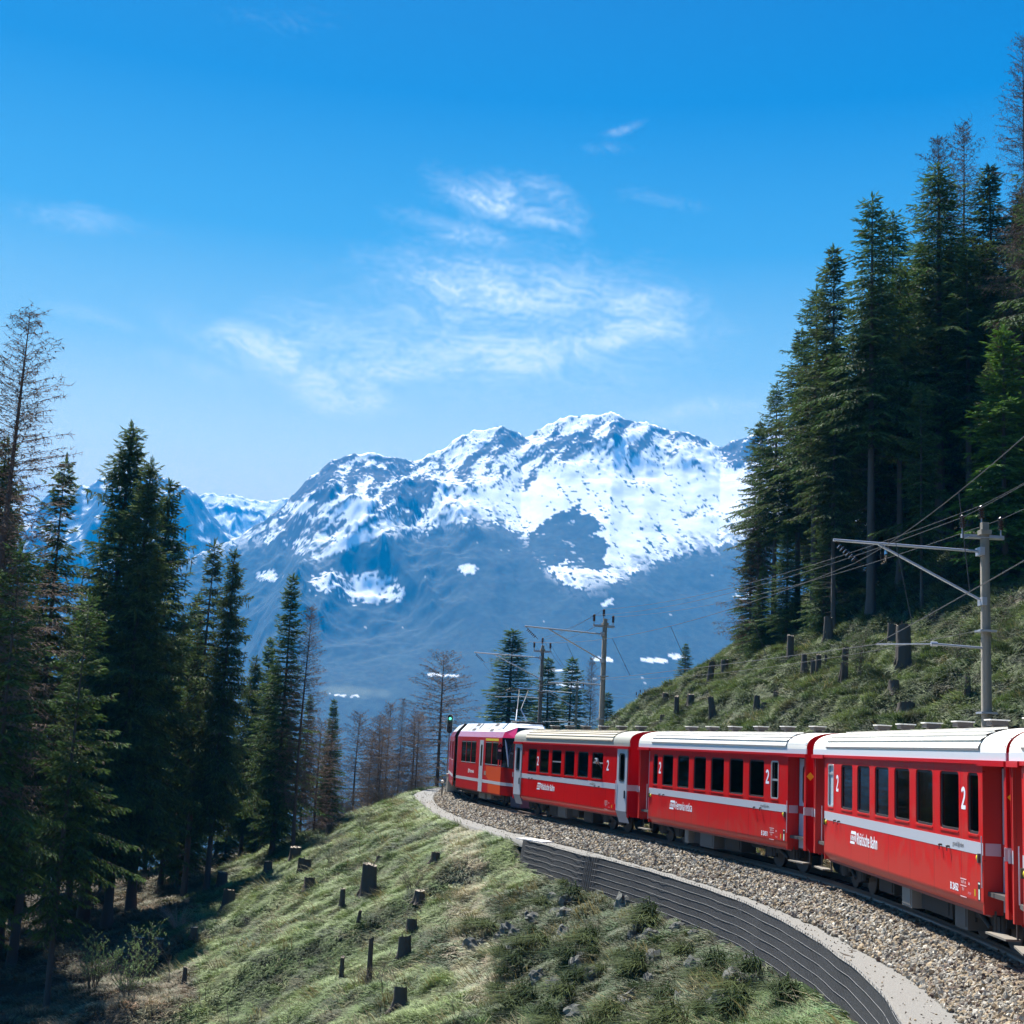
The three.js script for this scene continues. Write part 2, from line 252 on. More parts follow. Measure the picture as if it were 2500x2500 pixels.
  const o = part('mountain', g, new THREE.MeshStandardMaterial({ vertexColors: true, roughness: 0.95 }), scene);
  tag(o, label, 'mountain', null, 'structure');
  return o;
}
mountain('long rugged snow mountain above a dark forested flank, straight ahead', [[-40, 0.02], [-24, 0.05], [-16.14, 0.1016], [-14.56, 0.1143], [-12.96, 0.1287], [-11.98, 0.1377], [-11.34, 0.1454], [-10.53, 0.1577], [-9.63, 0.1739], [-9.01, 0.1905], [-8.71, 0.1944], [-7.92, 0.2069], [-7.29, 0.2097], [-6.23, 0.2149], [-5.11, 0.2106], [-4.2, 0.2123], [-3.58, 0.2182], [-2.83, 0.2251], [-1.88, 0.2387], [-0.64, 0.2399], [0.02, 0.236], [0.36, 0.2328], [0.67, 0.2353], [1.3, 0.2429], [2.21, 0.2495], [3.25, 0.2515], [4.28, 0.2566], [4.81, 0.2511], [5.21, 0.2491], [5.73, 0.248], [6.39, 0.2425], [7.16, 0.2406], [8.19, 0.2374], [8.97, 0.2319], [9.72, 0.2356], [10.49, 0.2379], [11.74, 0.2431], [13.97, 0.2368], [16.49, 0.2456], [19.76, 0.2289], [30, 0.2], [45, 0.12]],
  { az0: -26, az1: 26, nA: 940, nV: 380, r0: 1900, r1: 5200, foot: -520, amp: 105, scale: 800, mode: 'main', seed: 31 });
mountain('dark pyramid-shaped mountain with thin snow streaks, behind the left-hand spruces', [[-45, 0.09], [-30, 0.11], [-23.29, 0.1163], [-21.1, 0.1319], [-19.77, 0.1539], [-19.3, 0.1631], [-19.1, 0.1665], [-17.93, 0.1715], [-17.2, 0.1778], [-16.75, 0.1801], [-15.38, 0.1848], [-14.83, 0.183], [-14.09, 0.1757], [-13.42, 0.1681], [-12.71, 0.1548], [-11.94, 0.143], [-10.93, 0.1315], [-9.5, 0.1196], [-7, 0.1]],
  { az0: -36, az1: -7, nA: 330, nV: 150, r0: 4200, r1: 6900, foot: -300, amp: 150, scale: 900, mode: 'left', seed: 32 });
mountain('small far snow ridge in the gap between two mountains', [[-20, 0.14], [-16.41, 0.1522], [-14.46, 0.16], [-13.65, 0.1653], [-13.12, 0.1714], [-12.65, 0.1706], [-12.02, 0.1738], [-11.46, 0.1718], [-10.46, 0.168], [-10.07, 0.1708], [-9.6, 0.174], [-8.72, 0.1796], [-7.12, 0.1754]],
  { az0: -18, az1: -7.2, nA: 220, nV: 130, r0: 6600, r1: 8600, foot: 300, amp: 120, scale: 800, mode: 'far', seed: 33 });
{ // the valley floor between the slope here and the mountains
  const g = new THREE.RingGeometry(60, 12000, 96, 8).rotateX(-Math.PI / 2).translate(0, -540, 0);
  tag(part('valley_floor', g, std([0.05, 0.07, 0.035], 1), scene), 'deep valley floor below the railway hillside', 'ground', null, 'structure');
}
// ---------------------------------------------------------------- hillside
function formation(x, z) { const { d, tz } = along(x, z), e = pathEdge(tz), q = wallDrop(tz); return d > -1 && d < e + q * 0.25 + 0.02 ? -0.98 - q : Math.max(-546, ground(x, z)); }
function axis(list) { const o = []; for (const [a, b, st] of list) for (let v = a; v < b - 1e-6; v += st) o.push(v); o.push(list[list.length - 1][1]); return o; }
{
  const xs = axis([[-1500, -500, 100], [-500, -120, 30], [-120, -45, 5], [-45, -22, 1], [-22, 34, 0.5], [34, 60, 1.3], [60, 150, 9], [150, 500, 50]]), zs = axis([[-1500, -500, 100], [-500, -200, 25], [-200, -125, 2.5], [-125, -18, 0.55], [-18, 30, 3], [30, 200, 17]]);
  const pos = new Float32Array(xs.length * zs.length * 3), col = new Float32Array(pos.length), uv = [], idx = [];
  zs.forEach((z, j) => xs.forEach((x, i) => {
    const o = (j * xs.length + i) * 3, { d } = along(x, z);
    pos[o] = x; pos[o + 1] = formation(x, z); pos[o + 2] = z; uv.push(x / 3, z / 3);
    const n = fbm2(x * 0.35, z * 0.35, 3), m = fbm2(x * 1.3 + 9, z * 1.3, 2), wood = d > 0 ? smooth(15.5, 20, d + 3 * n) : smooth(18, 23, -d + 3 * n);
    const g = [0.04 + 0.02 * n, 0.042 + 0.02 * n, 0.02 + 0.006 * m], b = [0.05 + 0.02 * m, 0.036 + 0.015 * m, 0.022], w = clamp(wood * 0.9 + smooth(0.15, 0.5, m) * 0.35);
    for (let c = 0; c < 3; c++) col[o + c] = lerp(g[c], b[c], w);
  }));
  const nx = xs.length;
  for (let j = 0; j < zs.length - 1; j++) for (let i = 0; i < nx - 1; i++) { const a = j * nx + i; idx.push(a, a + nx, a + 1, a + 1, a + nx, a + nx + 1); }
  const g = raw(pos, idx, col, uv); g.computeVertexNormals();
  const bump = noiseTex(256, (u, v) => 0.5 + 0.3 * tiled(u, v, 3) + 0.2 * tiled(u, v, 9, 5) + 0.15 * tiled(u, v, 24, 9));
  tag(part('hillside', g, new THREE.MeshStandardMaterial({ vertexColors: true, roughness: 1, bumpMap: bump, bumpScale: 0.12 }), scene), 'grassy mountain hillside that the railway cuts across', 'ground', null, 'structure');
}
// a strip swept along the track: profile gives [d, y] pairs for a track point
function sweep(from, to, step, profile, vRep = 1) {
  const pos = [], uv = [], idx = []; let n = 0, rows = 0;
  for (let i = from; i <= to; i += step) {
    const p = track[i], pr = profile(p); n = pr.length; let v = 0;
    pr.forEach(([d, y], k) => { if (k) v += Math.hypot(d - pr[k - 1][0], y - pr[k - 1][1]); pos.push(p.x + p.nx * d, y, p.z + p.nz * d); uv.push(p.s * vRep, v * vRep); });
    rows++;
  }
  for (let r = 0; r < rows - 1; r++) for (let k = 0; k < n - 1; k++) { const a = r * n + k; idx.push(a, a + 1, a + n, a + 1, a + n + 1, a + n); }
  const g = raw(pos, idx, null, uv); g.computeVertexNormals(); return g;
}
const iz = (z) => { let b = 0; track.forEach((p, i) => { if (Math.abs(p.z - z) < Math.abs(track[b].z - z)) b = i; }); return b; };
const T0 = iz(8), T1 = track.length - 1;
const stoneTex = noiseTex(256, (u, v) => { const n = 0.5 + 0.4 * tiled(u, v, 14) + 0.3 * tiled(u, v, 32, 7); return [0.5 + 0.32 * n, 0.46 + 0.32 * n, 0.42 + 0.3 * n]; }, true);
const pebbleBump = noiseTex(256, (u, v) => 0.5 + 0.35 * tiled(u, v, 22) + 0.3 * tiled(u, v, 40, 3));
{
  const g = sweep(T0, T1, 1, (p) => { const o = []; for (let d = 2.6; d >= -2.1; d -= 0.16) { const a = Math.abs(d + (d > 0 ? 0 : 0)); const e = d > 0 ? 2.06 : 2.1; const y = a < 1.3 ? -0.24 : lerp(-0.24, -0.84, clamp((a - 1.3) / (e - 1.3))); o.push([d, y + 0.045 * n2(p.s * 1.7, d * 3) + 0.03 * n2(p.s * 5, d * 7)]); } return o; }, 0.7);
  tag(part('ballast', g, std([0.2, 0.175, 0.145], 0.95, { map: stoneTex, bumpMap: pebbleBump, bumpScale: 0.06 }), scene), 'bed of broken stone that carries the railway track', 'ballast', null, 'structure');
  const path = sweep(T0, iz(-128), 1, (p) => { const e = pathEdge(p.z), o = []; for (let k = 0; k <= 6; k++) o.push([lerp(e + 0.02, 1.85, k / 6), -0.8 + 0.02 * n2(p.s * 0.8, k)]); o.unshift([e + 0.025, -0.98 - Math.min(0.06, wallDrop(p.z))]); return o; }, 0.8);
  tag(part('gravel_path', path, std([0.54, 0.6, 0.66], 0.98, { map: stoneTex, bumpMap: pebbleBump, bumpScale: 0.015 }), scene), 'pale narrow gravel path along the foot of the ballast', 'path', null, 'structure');
  // loose stones
  const ico = new THREE.IcosahedronGeometry(1, 0), q = ico.attributes.position; for (let i = 0; i < q.count; i++) { const s = 0.82 + 0.3 * n3(q.getX(i) * 2, q.getY(i) * 2, q.getZ(i) * 2); q.setXYZ(i, q.getX(i) * s * 1.15, q.getY(i) * s * 0.75, q.getZ(i) * s); }
  ico.deleteAttribute('normal'); ico.computeVertexNormals();
  const N = 64000, st = new THREE.InstancedMesh(ico, std([1, 1, 1], 0.9), N), m = new THREE.Matrix4(), e = new THREE.Euler(), qq = new THREE.Quaternion(), c = new THREE.Color();
  const i0 = iz(-16), i1 = iz(-118);
  for (let k = 0; k < N; k++) {
    const w = R(), p = track[Math.floor(lerp(i0, i1, w * w * 0.72 + w * 0.28))], edge = pathEdge(p.z), stray = R() < 0.012, d = stray ? rnd(2.0, edge - 0.1) : R() < 0.06 ? rnd(-1.9, 0.6) : rnd(0.45, 2.08 + 0.07 * n2(p.s * 1.1, 2));
    const y = d < 1.3 ? -0.22 : Math.max(-0.8, lerp(-0.22, -0.8, (d - 1.3) / 0.76)), z0 = rnd(-0.25, 0.25), far = clamp(-p.z / 100, 0.2, 1);
    const s = (stray ? rnd(0.012, 0.028) : rnd(0.03, 0.072)) * (0.85 + 0.6 * far);
    m.compose(new THREE.Vector3(p.x + p.nx * d - p.nz * z0, y + s * 0.45, p.z + p.nz * d + p.nx * z0), qq.setFromEuler(e.set(R() * 6, R() * 6, R() * 6)), new THREE.Vector3(s * rnd(0.7, 1.4), s, s * rnd(0.7, 1.3)));
    st.setMatrixAt(k, m);
    const t = R(), v = rnd(0.5, 1.25), rust = d < 1.5 ? smooth(1.5, 0.7, d) * 0.6 : 0; c.setRGB(0, 0, 0); st.setColorAt(k, t < 0.42 ? c.setRGB(0.27 * v, 0.245 * v, 0.2 * v) : t < 0.74 ? c.setRGB(0.31 * v, 0.24 * v, 0.15 * v) : t < 0.88 ? c.setRGB(0.46 * v, 0.43 * v, 0.36 * v) : c.setRGB(0.12 * v, 0.085 * v, 0.065 * v)); if (rust) { c.lerp(new THREE.Color().setRGB(0.13 * v, 0.075 * v, 0.045 * v), rust); st.setColorAt(k, c); }
  }
  st.name = 'ballast_stones'; tag(st, 'loose broken ballast stones beside the rails', 'ballast stones', null, 'stuff'); scene.add(st);
}
// ---------------------------------------------------------------- track: two rails on sleepers
{
  const t = thing('railway_track', 'metre-gauge railway track curving under the red train', 'railway track');
  const rail = (d0) => sweep(T0, T1, 1, () => [[0.062, -0.15], [0.062, -0.14], [0.012, -0.125], [0.01, -0.045], [0.034, -0.035], [0.034, -0.004], [0.024, 0], [-0.024, 0], [-0.034, -0.004], [-0.034, -0.035], [-0.01, -0.045], [-0.012, -0.125], [-0.062, -0.14], [-0.062, -0.15]].map(([a, b]) => [a + d0, b]));
  const steel = std([0.19, 0.15, 0.125], 0.42, { metalness: 0.75 });
  part('rail', rail(0.53), steel, t); part('rail', rail(-0.53), steel, t);
  const sg = join([box(1.9, 0.09, 0.22, 0, -0.2, 0), box(0.28, 0.02, 0.14, 0.53, -0.152, 0), box(0.28, 0.02, 0.14, -0.53, -0.152, 0)]), sm = std([0.045, 0.036, 0.03], 0.9);
  for (let i = T0 + 2, k = 0; track[i].z > -118; k++) { const p = track[i]; const o = part('sleeper', sg, sm, t); o.position.set(p.x, 0, p.z); o.rotation.y = Math.atan2(-p.nz, p.nx) ; i += k % 3 ? 1 : 2; }
}
// ---------------------------------------------------------------- reinforced-earth wall of wire baskets
{
  const t = thing('retaining_wall', 'curved black wire-basket retaining wall with pale wire seams under the gravel path', 'retaining wall');
  const a = iz(-12), b = iz(-58.6), grid = noiseTex(256, (u, v) => { const fx = (u * 9) % 1, fy = (v * 12) % 1, w = fx < 0.2 ? 1 : 0, k = 0.26 + 0.2 * tiled(u, v, 30) + 0.16 * tiled(u, v, 5, 3); return clamp(k + w * 0.6) * 0.95; }, true);
  const gb = noiseTex(256, (u, v) => { const fx = (u * 9) % 1; return (fx < 0.2 ? 0.9 : 0.25) + 0.2 * tiled(u, v, 18); });
  const mesh = std([0.11, 0.115, 0.13], 0.8, { map: grid, bumpMap: gb, bumpScale: 0.02 }), wire = std([0.22, 0.22, 0.22], 0.7, { metalness: 0.3 });
  const H = 0.215, top = -0.7;
  for (let k = 0; k < 7; k++) {
    const y1 = top - k * H, o1 = 0.06 + k * 0.034;
    const wob = (p, q) => 0.03 * n2(p.s * 0.5, q) + 0.014 * n2(p.s * 2.2, q + 5);
    part('wire_basket_course', sweep(a, b, 1, (p) => { const e = pathEdge(p.z) + wob(p, 3); return [[e + o1, y1], [e + o1 + 0.014 + 0.004 * n2(p.s * 3, k), y1 - H * 0.5], [e + o1 + 0.033, y1 - H]]; }, 1), mesh, t);
    const lines = [];
    for (const up of k ? [0] : [0.055, 0]) {
      const pts = []; for (let i = a; i <= b; i += 2) { const p = track[i], e = pathEdge(p.z) + wob(p, 3) + o1 + 0.012, v = 0.012 * n2(p.s * 1.3, k); pts.push(new THREE.Vector3(p.x + p.nx * e, y1 + up + 0.01 + v, p.z + p.nz * e)); }
      lines.push(new THREE.TubeGeometry(new THREE.CatmullRomCurve3(pts), pts.length * 2, 0.005, 5));
    }
    if (!k) for (let i = a; i < b; i++) for (const h of [0, 0.5]) { const p = track[i], q = track[i + 1], e = pathEdge(p.z) + o1 + 0.012, x = lerp(p.x, q.x, h) + p.nx * e, z = lerp(p.z, q.z, h) + p.nz * e; lines.push(tube([x, y1 - 0.02, z], [x, y1 + 0.065, z], 0.006, 0.006, 4)); }
    part('wire', lines, wire, t);
  }
  const s = thing('concrete_slab', 'white concrete slab lying on the path at the far end of the retaining wall', 'concrete slab', [1.75, -0.79, -58.4], 0.62);
  const sg = new THREE.BoxGeometry(0.75, 0.07, 1.9, 3, 1, 4), sp = sg.attributes.position; for (let i = 0; i < sp.count; i++) sp.setX(i, sp.getX(i) + 0.02 * n2(sp.getZ(i) * 3, sp.getY(i) * 9));
  sg.computeVertexNormals(); part('slab', sg, std([0.72, 0.71, 0.68], 0.85), s);
}
// ---------------------------------------------------------------- grass
function blades(n, seed, len, lean, wide) {                            // a tuft combed towards +x
  const r = mulberry(seed), p = [], c = [];
  for (let i = 0; i < n; i++) {
    const a = r() * 6.283, q = Math.sqrt(r()) * 0.3, x = Math.cos(a) * q, z = Math.sin(a) * q, L = len * (0.5 + 0.8 * r()), dir = (r() - 0.5) * (arguments[5] ?? 2.4), le = lean * (0.55 + 0.8 * r()), w = wide * (0.6 + 0.8 * r());
    const dx = Math.cos(dir), dz = Math.sin(dir), P = (t) => { const h = L * (t - 0.45 * le * t * t), o = L * le * t * t * 0.9 + 0.1 * L * t; return [x + dx * o, h, z + dz * o]; };
    const [A, B, C] = [P(0), P(0.55), P(1)], sx = -dz * w, sz = dx * w;
    p.push(A[0] - sx, A[1], A[2] - sz, A[0] + sx, A[1], A[2] + sz, B[0] + sx * 0.8, B[1], B[2] + sz * 0.8, A[0] - sx, A[1], A[2] - sz, B[0] + sx * 0.8, B[1], B[2] + sz * 0.8, B[0] - sx * 0.8, B[1], B[2] - sz * 0.8, B[0] - sx * 0.8, B[1], B[2] - sz * 0.8, B[0] + sx * 0.8, B[1], B[2] + sz * 0.8, C[0], C[1], C[2]);
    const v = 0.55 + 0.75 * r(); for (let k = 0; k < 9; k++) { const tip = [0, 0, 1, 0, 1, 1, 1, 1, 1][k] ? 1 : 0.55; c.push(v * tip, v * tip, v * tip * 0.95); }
  }
  const g = raw(p, null, c); g.computeVertexNormals(); return g;
}
const TRAIL = [[43, 0.1], [47.4, -0.4], [52, -0.75], [57, -1.0], [61, -1.25], [66, -1.6]];
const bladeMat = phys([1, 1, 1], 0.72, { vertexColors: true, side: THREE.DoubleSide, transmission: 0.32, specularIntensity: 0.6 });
function field(name, label, geo, N, place) {
  const g = new THREE.InstancedMesh(geo, bladeMat, N), m = new THREE.Matrix4(), q = new THREE.Quaternion(), q2 = new THREE.Quaternion(), c = new THREE.Color(), up = new THREE.Vector3(0, 1, 0);
  let k = 0, tries = 0;
  while (k < N && tries++ < N * 4) {
    const o = place(); if (!o) continue;
    const e = 0.35, gx = (ground(o.x + e, o.z) - ground(o.x - e, o.z)) / (2 * e), gz = (ground(o.x, o.z + e) - ground(o.x, o.z - e)) / (2 * e), nrm = new THREE.Vector3(-gx, 1, -gz).normalize();
    q.setFromUnitVectors(up, nrm); q2.setFromAxisAngle(up, Math.atan2(gz, -gx) + 1.1 * n2(o.x * 0.6, o.z * 0.6) + rnd(-0.5, 0.5)); q.multiply(q2);
    m.compose(new THREE.Vector3(o.x, ground(o.x, o.z) - 0.03, o.z), q, new THREE.Vector3(o.s * rnd(0.8, 1.25), o.s * o.h, o.s * rnd(0.8, 1.25)));
    g.setMatrixAt(k, m); g.setColorAt(k, c.setRGB(...o.c)); k++;
  }
  g.count = k; g.name = name; tag(g, label, 'grass', null, 'stuff'); scene.add(g);
}
const grassTone = (x, z, lush) => {
  const n = fbm2(x * 0.25 + 3, z * 0.25, 3), m = fbm2(x * 1.1, z * 1.1 + 50, 2), t = R();
  const straw = [0.225, 0.29, 0.095], green = [0.1, 0.18, 0.034], dark = [0.035, 0.055, 0.02], brown = [0.2, 0.15, 0.085];
  const a = clamp(0.5 + 0.9 * n + 0.35 * m + 0.25 * (t - 0.5)), o = [0, 1, 2].map((i) => lerp(straw[i], green[i], a * lush));
  const d = smooth(0.05, 0.42, -m + 0.5 * n) * 0.85, b = smooth(0.2, 0.5, fbm2(x * 0.5 - 20, z * 0.5, 2)) * 0.5;
  const v = rnd(0.6, 1.35);
  return [0, 1, 2].map((i) => lerp(lerp(o[i], dark[i], d), brown[i], b) * v);
};
{
  const gi0 = iz(-13), gi1 = iz(-124);
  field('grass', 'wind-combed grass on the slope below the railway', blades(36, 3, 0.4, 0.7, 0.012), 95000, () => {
    const w = R(), p = track[Math.floor(lerp(gi0, gi1, w))], e = pathEdge(p.z), b = wallDrop(p.z) * 0.25, dd = rnd(0, 25) * Math.sqrt(R() * 0.5 + 0.5), d = e + b + 0.12 + dd;
    const x = p.x + p.nx * d + rnd(-0.4, 0.4), z = p.z + p.nz * d + rnd(-0.4, 0.4), a = along(x, z);
    if (a.d < pathEdge(a.tz) + wallDrop(a.tz) * 0.25 + 0.2) return null;
    const q = a.d - pathEdge(a.tz), shade = smooth(15, 20, a.d + 2 * n2(x * 0.2, z * 0.2)); if (R() < shade * 0.85) return null;
    const near = smooth(-40, -24, a.tz) * smooth(9, 4, a.d);            // the lush patch at the foot of the wall
    let c = grassTone(x, z, 0.95); if (near > 0.3) c = [0.11 * rnd(0.7, 1.3), 0.17 * rnd(0.75, 1.25), 0.045]; if (shade > 0.3) c = [0.17 * rnd(0.6, 1.2), 0.13, 0.07];
    if (R() < smooth(12.5, 15.5, q + (z + 52) * 0.1) * smooth(-60, -50, z)) c = [0.34 * rnd(0.7, 1.2), 0.24, 0.13];
    if (a.tz < -32 && a.tz > -55 && q > 0.4 && q < 5.6 + n2(x * 0.5, z * 0.5)) { if (R() < 0.5) return null; c = [0.07 * rnd(0.6, 1.4), 0.1 * rnd(0.7, 1.3), 0.03]; }
    const tr = Math.abs(x - piece(TRAIL, -z)) / 0.45; if (z > -66 && z < -42 && tr < 1.6) { if (tr < 0.8 && R() < 0.55) return null; c = [0.36 * rnd(0.8, 1.2), 0.36 * rnd(0.85, 1.1), 0.22]; }
    if (fbm2(x * 0.8 + 31, z * 0.8 - 12, 3) > 0.3 && R() < 0.75) return null;
    const rough = clamp(fbm2(x * 0.45, z * 0.45 + 8, 2) * 2.2);
    return { x, z, s: lerp(0.55, 1.15, clamp(-z / 95)) * rnd(0.75, 1.25), h: 0.75 + 0.5 * rough + near * 0.25, c };
  });
  const hi0 = iz(-24), hi1 = iz(-142);
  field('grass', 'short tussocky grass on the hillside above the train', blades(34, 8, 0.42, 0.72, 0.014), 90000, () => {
    const p = track[Math.floor(rnd(hi0, hi1))], d = -2.6 - rnd(0, 27), x = p.x + p.nx * d + rnd(-0.4, 0.4), z = p.z + p.nz * d + rnd(-0.4, 0.4), a = along(x, z);
    if (-a.d < 2.6) return null;
    const shade = smooth(19, 24, -a.d); if (R() < shade * 0.8) return null;
    const dry = smooth(7, 3, -a.d); let c = grassTone(x, z, 0.8).map((v) => v * 0.85); if (R() < dry * 0.6) c = [0.3 * rnd(0.7, 1.2), 0.22, 0.12];
    const clump = clamp(0.4 + 1.6 * fbm2(x * 0.7, z * 0.7 + 30, 2));
    return { x, z, s: lerp(0.7, 1.25, clamp(-z / 95)) * rnd(0.7, 1.2), h: 0.55 + 0.75 * clump, c };
  });
  field('dry_grass', 'taller dry yellow grass tufts scattered over both slopes', blades(16, 21, 0.62, 0.5, 0.011), 3200, () => {
    const left = R() < 0.6, p = track[Math.floor(rnd(gi0, gi1))], d = left ? pathEdge(p.z) + 0.5 + rnd(0, 15) : -3 - rnd(0, 20), x = p.x + p.nx * d, z = p.z + p.nz * d, a = along(x, z);
    if (left ? a.d < pathEdge(a.tz) + 0.5 : -a.d < 2.8) return null; if (fbm2(x * 0.3 - 4, z * 0.3, 2) < -0.05) return null;
    const v = rnd(0.6, 1.2); return { x, z, s: rnd(0.7, 1.25), h: rnd(0.8, 1.3), c: [0.36 * v, 0.31 * v, 0.15 * v] };
  });
}
// ---------------------------------------------------------------- the train
const grime = (seed, dust) => noiseTex(512, (u, v) => {                // paint with streaks of weather and dust towards the sole bar
  const st = 0.5 + 0.5 * tiled(u, v * 0.06, 9, seed), cl = 0.5 + 0.5 * tiled(u, v, 2.2, seed + 4), fi = 0.5 + 0.5 * tiled(u, v, 22, seed + 9);
  const low = smooth(0.27, 0.12, v) * (0.35 + 0.5 * st), f = clamp(dust * (0.25 * cl + 0.5 * st * cl + low) + 0.06 * fi * dust), seam = (u * 4) % 1 < 0.006 ? 0.6 : 1;
  return [lerp(0.8, 0.74, f) * seam, lerp(0.015, 0.2, f) * seam, lerp(0.03, 0.17, f) * seam];
}, true);
const redA = phys([1, 1, 1], 0.4, { map: grime(1, 1.7), specularIntensity: 0.6, clearcoat: 0.05, clearcoatRoughness: 0.3 }), redB = phys([1, 1, 1], 0.38, { map: grime(21, 1.1), specularIntensity: 0.5, clearcoat: 0.05, clearcoatRoughness: 0.3 }), redC = phys([0.98, 0.98, 0.98], 0.34, { map: grime(41, 0.18), specularIntensity: 0.5, clearcoat: 0.05, clearcoatRoughness: 0.2 });
for (const m of [redA, redB, redC]) { m.map.repeat.set(0.16, 0.16); }
const redPlain = phys([0.5, 0.004, 0.008], 0.4, { specularIntensity: 0.5, clearcoat: 0.05, clearcoatRoughness: 0.3 }), redDust = std([0.3, 0.075, 0.05], 0.75), silver = std([0.5, 0.51, 0.56], 0.5, { metalness: 0.15 }), doorGrey = std([0.42, 0.44, 0.49], 0.5), doorFoot = std([0.24, 0.25, 0.3], 0.55);
const roofWhite = std([0.75, 0.72, 0.65], 0.65), roofPale = std([0.6, 0.63, 0.67], 0.55), roofBeige = std([0.52, 0.47, 0.37], 0.75), roofBeige2 = std([0.36, 0.36, 0.31], 0.75), rubber = std([0.018, 0.018, 0.02], 0.6), alu = std([0.62, 0.63, 0.64], 0.35, { metalness: 0.6 });
const under = std([0.028, 0.025, 0.023], 0.85), boxGrey = std([0.2, 0.185, 0.165], 0.7), boxDim = std([0.09, 0.085, 0.08], 0.7), steelDark = std([0.09, 0.08, 0.075], 0.55, { metalness: 0.5 }), plank = std([0.2, 0.175, 0.14], 0.7), inner = std([0.07, 0.06, 0.055], 0.9), seatMat = std([0.11, 0.03, 0.03], 0.9), yellow = std([0.75, 0.6, 0.02], 0.5), inkWhite = { transparent: true, alphaTest: 0.4 };
const glass = phys([0.27, 0.27, 0.245], 0.04, { transmission: 1, thickness: 0, ior: 1.5 }), glassDark = phys([0.12, 0.125, 0.12], 0.05, { transmission: 1, thickness: 0, ior: 1.5 }), frosted = phys([0.62, 0.72, 0.78], 0.35, { transmission: 0.35, thickness: 0 });
const toLeft = new THREE.Matrix4().makeBasis(new THREE.Vector3(0, 0, 1), new THREE.Vector3(0, 1, 0), new THREE.Vector3(-1, 0, 0));   // (along the car, up, out) -> left flank
const flank = (g, x) => g.applyMatrix4(toLeft).translate(-x, 0, 0);
const other = (g) => g.clone().rotateY(Math.PI);
function roundRect(u0, y0, u1, y1, r, S = THREE.Shape) {
  const s = new S(); s.moveTo(u0 + r, y0); s.lineTo(u1 - r, y0); s.absarc(u1 - r, y0 + r, r, -Math.PI / 2, 0); s.lineTo(u1, y1 - r); s.absarc(u1 - r, y1 - r, r, 0, Math.PI / 2); s.lineTo(u0 + r, y1); s.absarc(u0 + r, y1 - r, r, Math.PI / 2, Math.PI); s.lineTo(u0, y0 + r); s.absarc(u0 + r, y0 + r, r, Math.PI, Math.PI * 1.5); return s;
}
const ext = (shape, depth, bevel = 0) => new THREE.ExtrudeGeometry(shape, { depth, bevelEnabled: bevel > 0, bevelSize: bevel, bevelThickness: bevel, bevelSegments: 1, curveSegments: 5 });
function ring(u0, y0, u1, y1, w, r, depth) { const s = roundRect(u0, y0, u1, y1, r); s.holes.push(roundRect(u0 + w, y0 + w, u1 - w, y1 - w, Math.max(0.01, r - w), THREE.Path)); return ext(s, depth); }
const HW = 1.33, EAVE = 3.3, TOP = 3.96;
const arch = (t) => { const a = t * Math.PI, c = Math.cos(a), s = Math.sin(a); return [-Math.sign(c) * Math.pow(Math.abs(c), 0.72) * (HW + 0.02), EAVE + 0.16 + (TOP - EAVE - 0.16) * Math.pow(s, 0.8)]; };   // t 0..1 from the left eave over to the right
function shell(z0, z1, t0, t1, lift0, lift1, n) {                       // a strip of the vaulted roof
  const pos = [], idx = []; for (const z of [z0, z1]) for (let i = 0; i <= n; i++) { const t = lerp(t0, t1, i / n), [x, y] = arch(t), l = lerp(lift0, lift1, i / n); pos.push(x * (1 + l * 0.5), y + l, z); }
  for (let i = 0; i < n; i++) idx.push(i, i + n + 1, i + 1, i + 1, i + n + 1, i + n + 2);
  const g = raw(pos, idx); g.computeVertexNormals(); return g;
}
function lettering(parent, name, w, h, px, draw, u, y, x = HW) {       // flat print on the left flank
  const cv = document.createElement('canvas'); cv.width = px; cv.height = Math.max(8, Math.round(px * h / w)); const c = cv.getContext('2d'); draw(c, cv.width, cv.height);
  const t = new THREE.CanvasTexture(cv); t.colorSpace = THREE.SRGBColorSpace;
  const m = std([1, 1, 1], 0.6, { map: t, ...inkWhite }), g = new THREE.PlaneGeometry(w, h).rotateY(-Math.PI / 2).translate(-x - 0.004, y, u);
  return part(name, g, m, parent);
}
const ink = (c, text, font, x, y, sx, color = '#eef0f4', align = 'left') => { c.save(); c.translate(x, y); c.scale(sx, 1); c.fillStyle = color; c.font = font; c.textAlign = align; c.textBaseline = 'alphabetic'; c.fillText(text, 0, 0); c.restore(); };
function railwayMark(c, W, H, text) {                                   // slanted flag of two bars with small letters between, then the name in tall narrow type
  const k = H; c.fillStyle = '#eef0f4';
  const par = (x0, y0, x1, y1, sk) => { c.beginPath(); c.moveTo(x0 + sk, y0); c.lineTo(x1, y0); c.lineTo(x1, y1); c.lineTo(x0, y1); c.fill(); };
  par(k * 0.2, k * 0.1, k * 1.42, k * 0.3, k * 0.1); par(k * 0.0, k * 0.74, k * 1.1, k * 0.9, k * 0.06);
  par(k * 0.1, k * 0.36, k * 0.22, k * 0.68, k * 0.06); par(k * 1.28, k * 0.3, k * 1.42, k * 0.72, 0);
  ink(c, 'RhB', `bold italic ${k * 0.42}px sans-serif`, k * 0.28, k * 0.68, 1.05);
  ink(c, text, `bold ${k * 0.96}px sans-serif`, k * 1.56, k * 0.86, (W - k * 1.62) / (text.length * k * 0.545));
}
const two = (c, W, H) => ink(c, '2', `bold ${H * 1.25}px sans-serif`, W / 2, H * 0.94, W / (H * 0.66), '#e9e8f2', 'center');
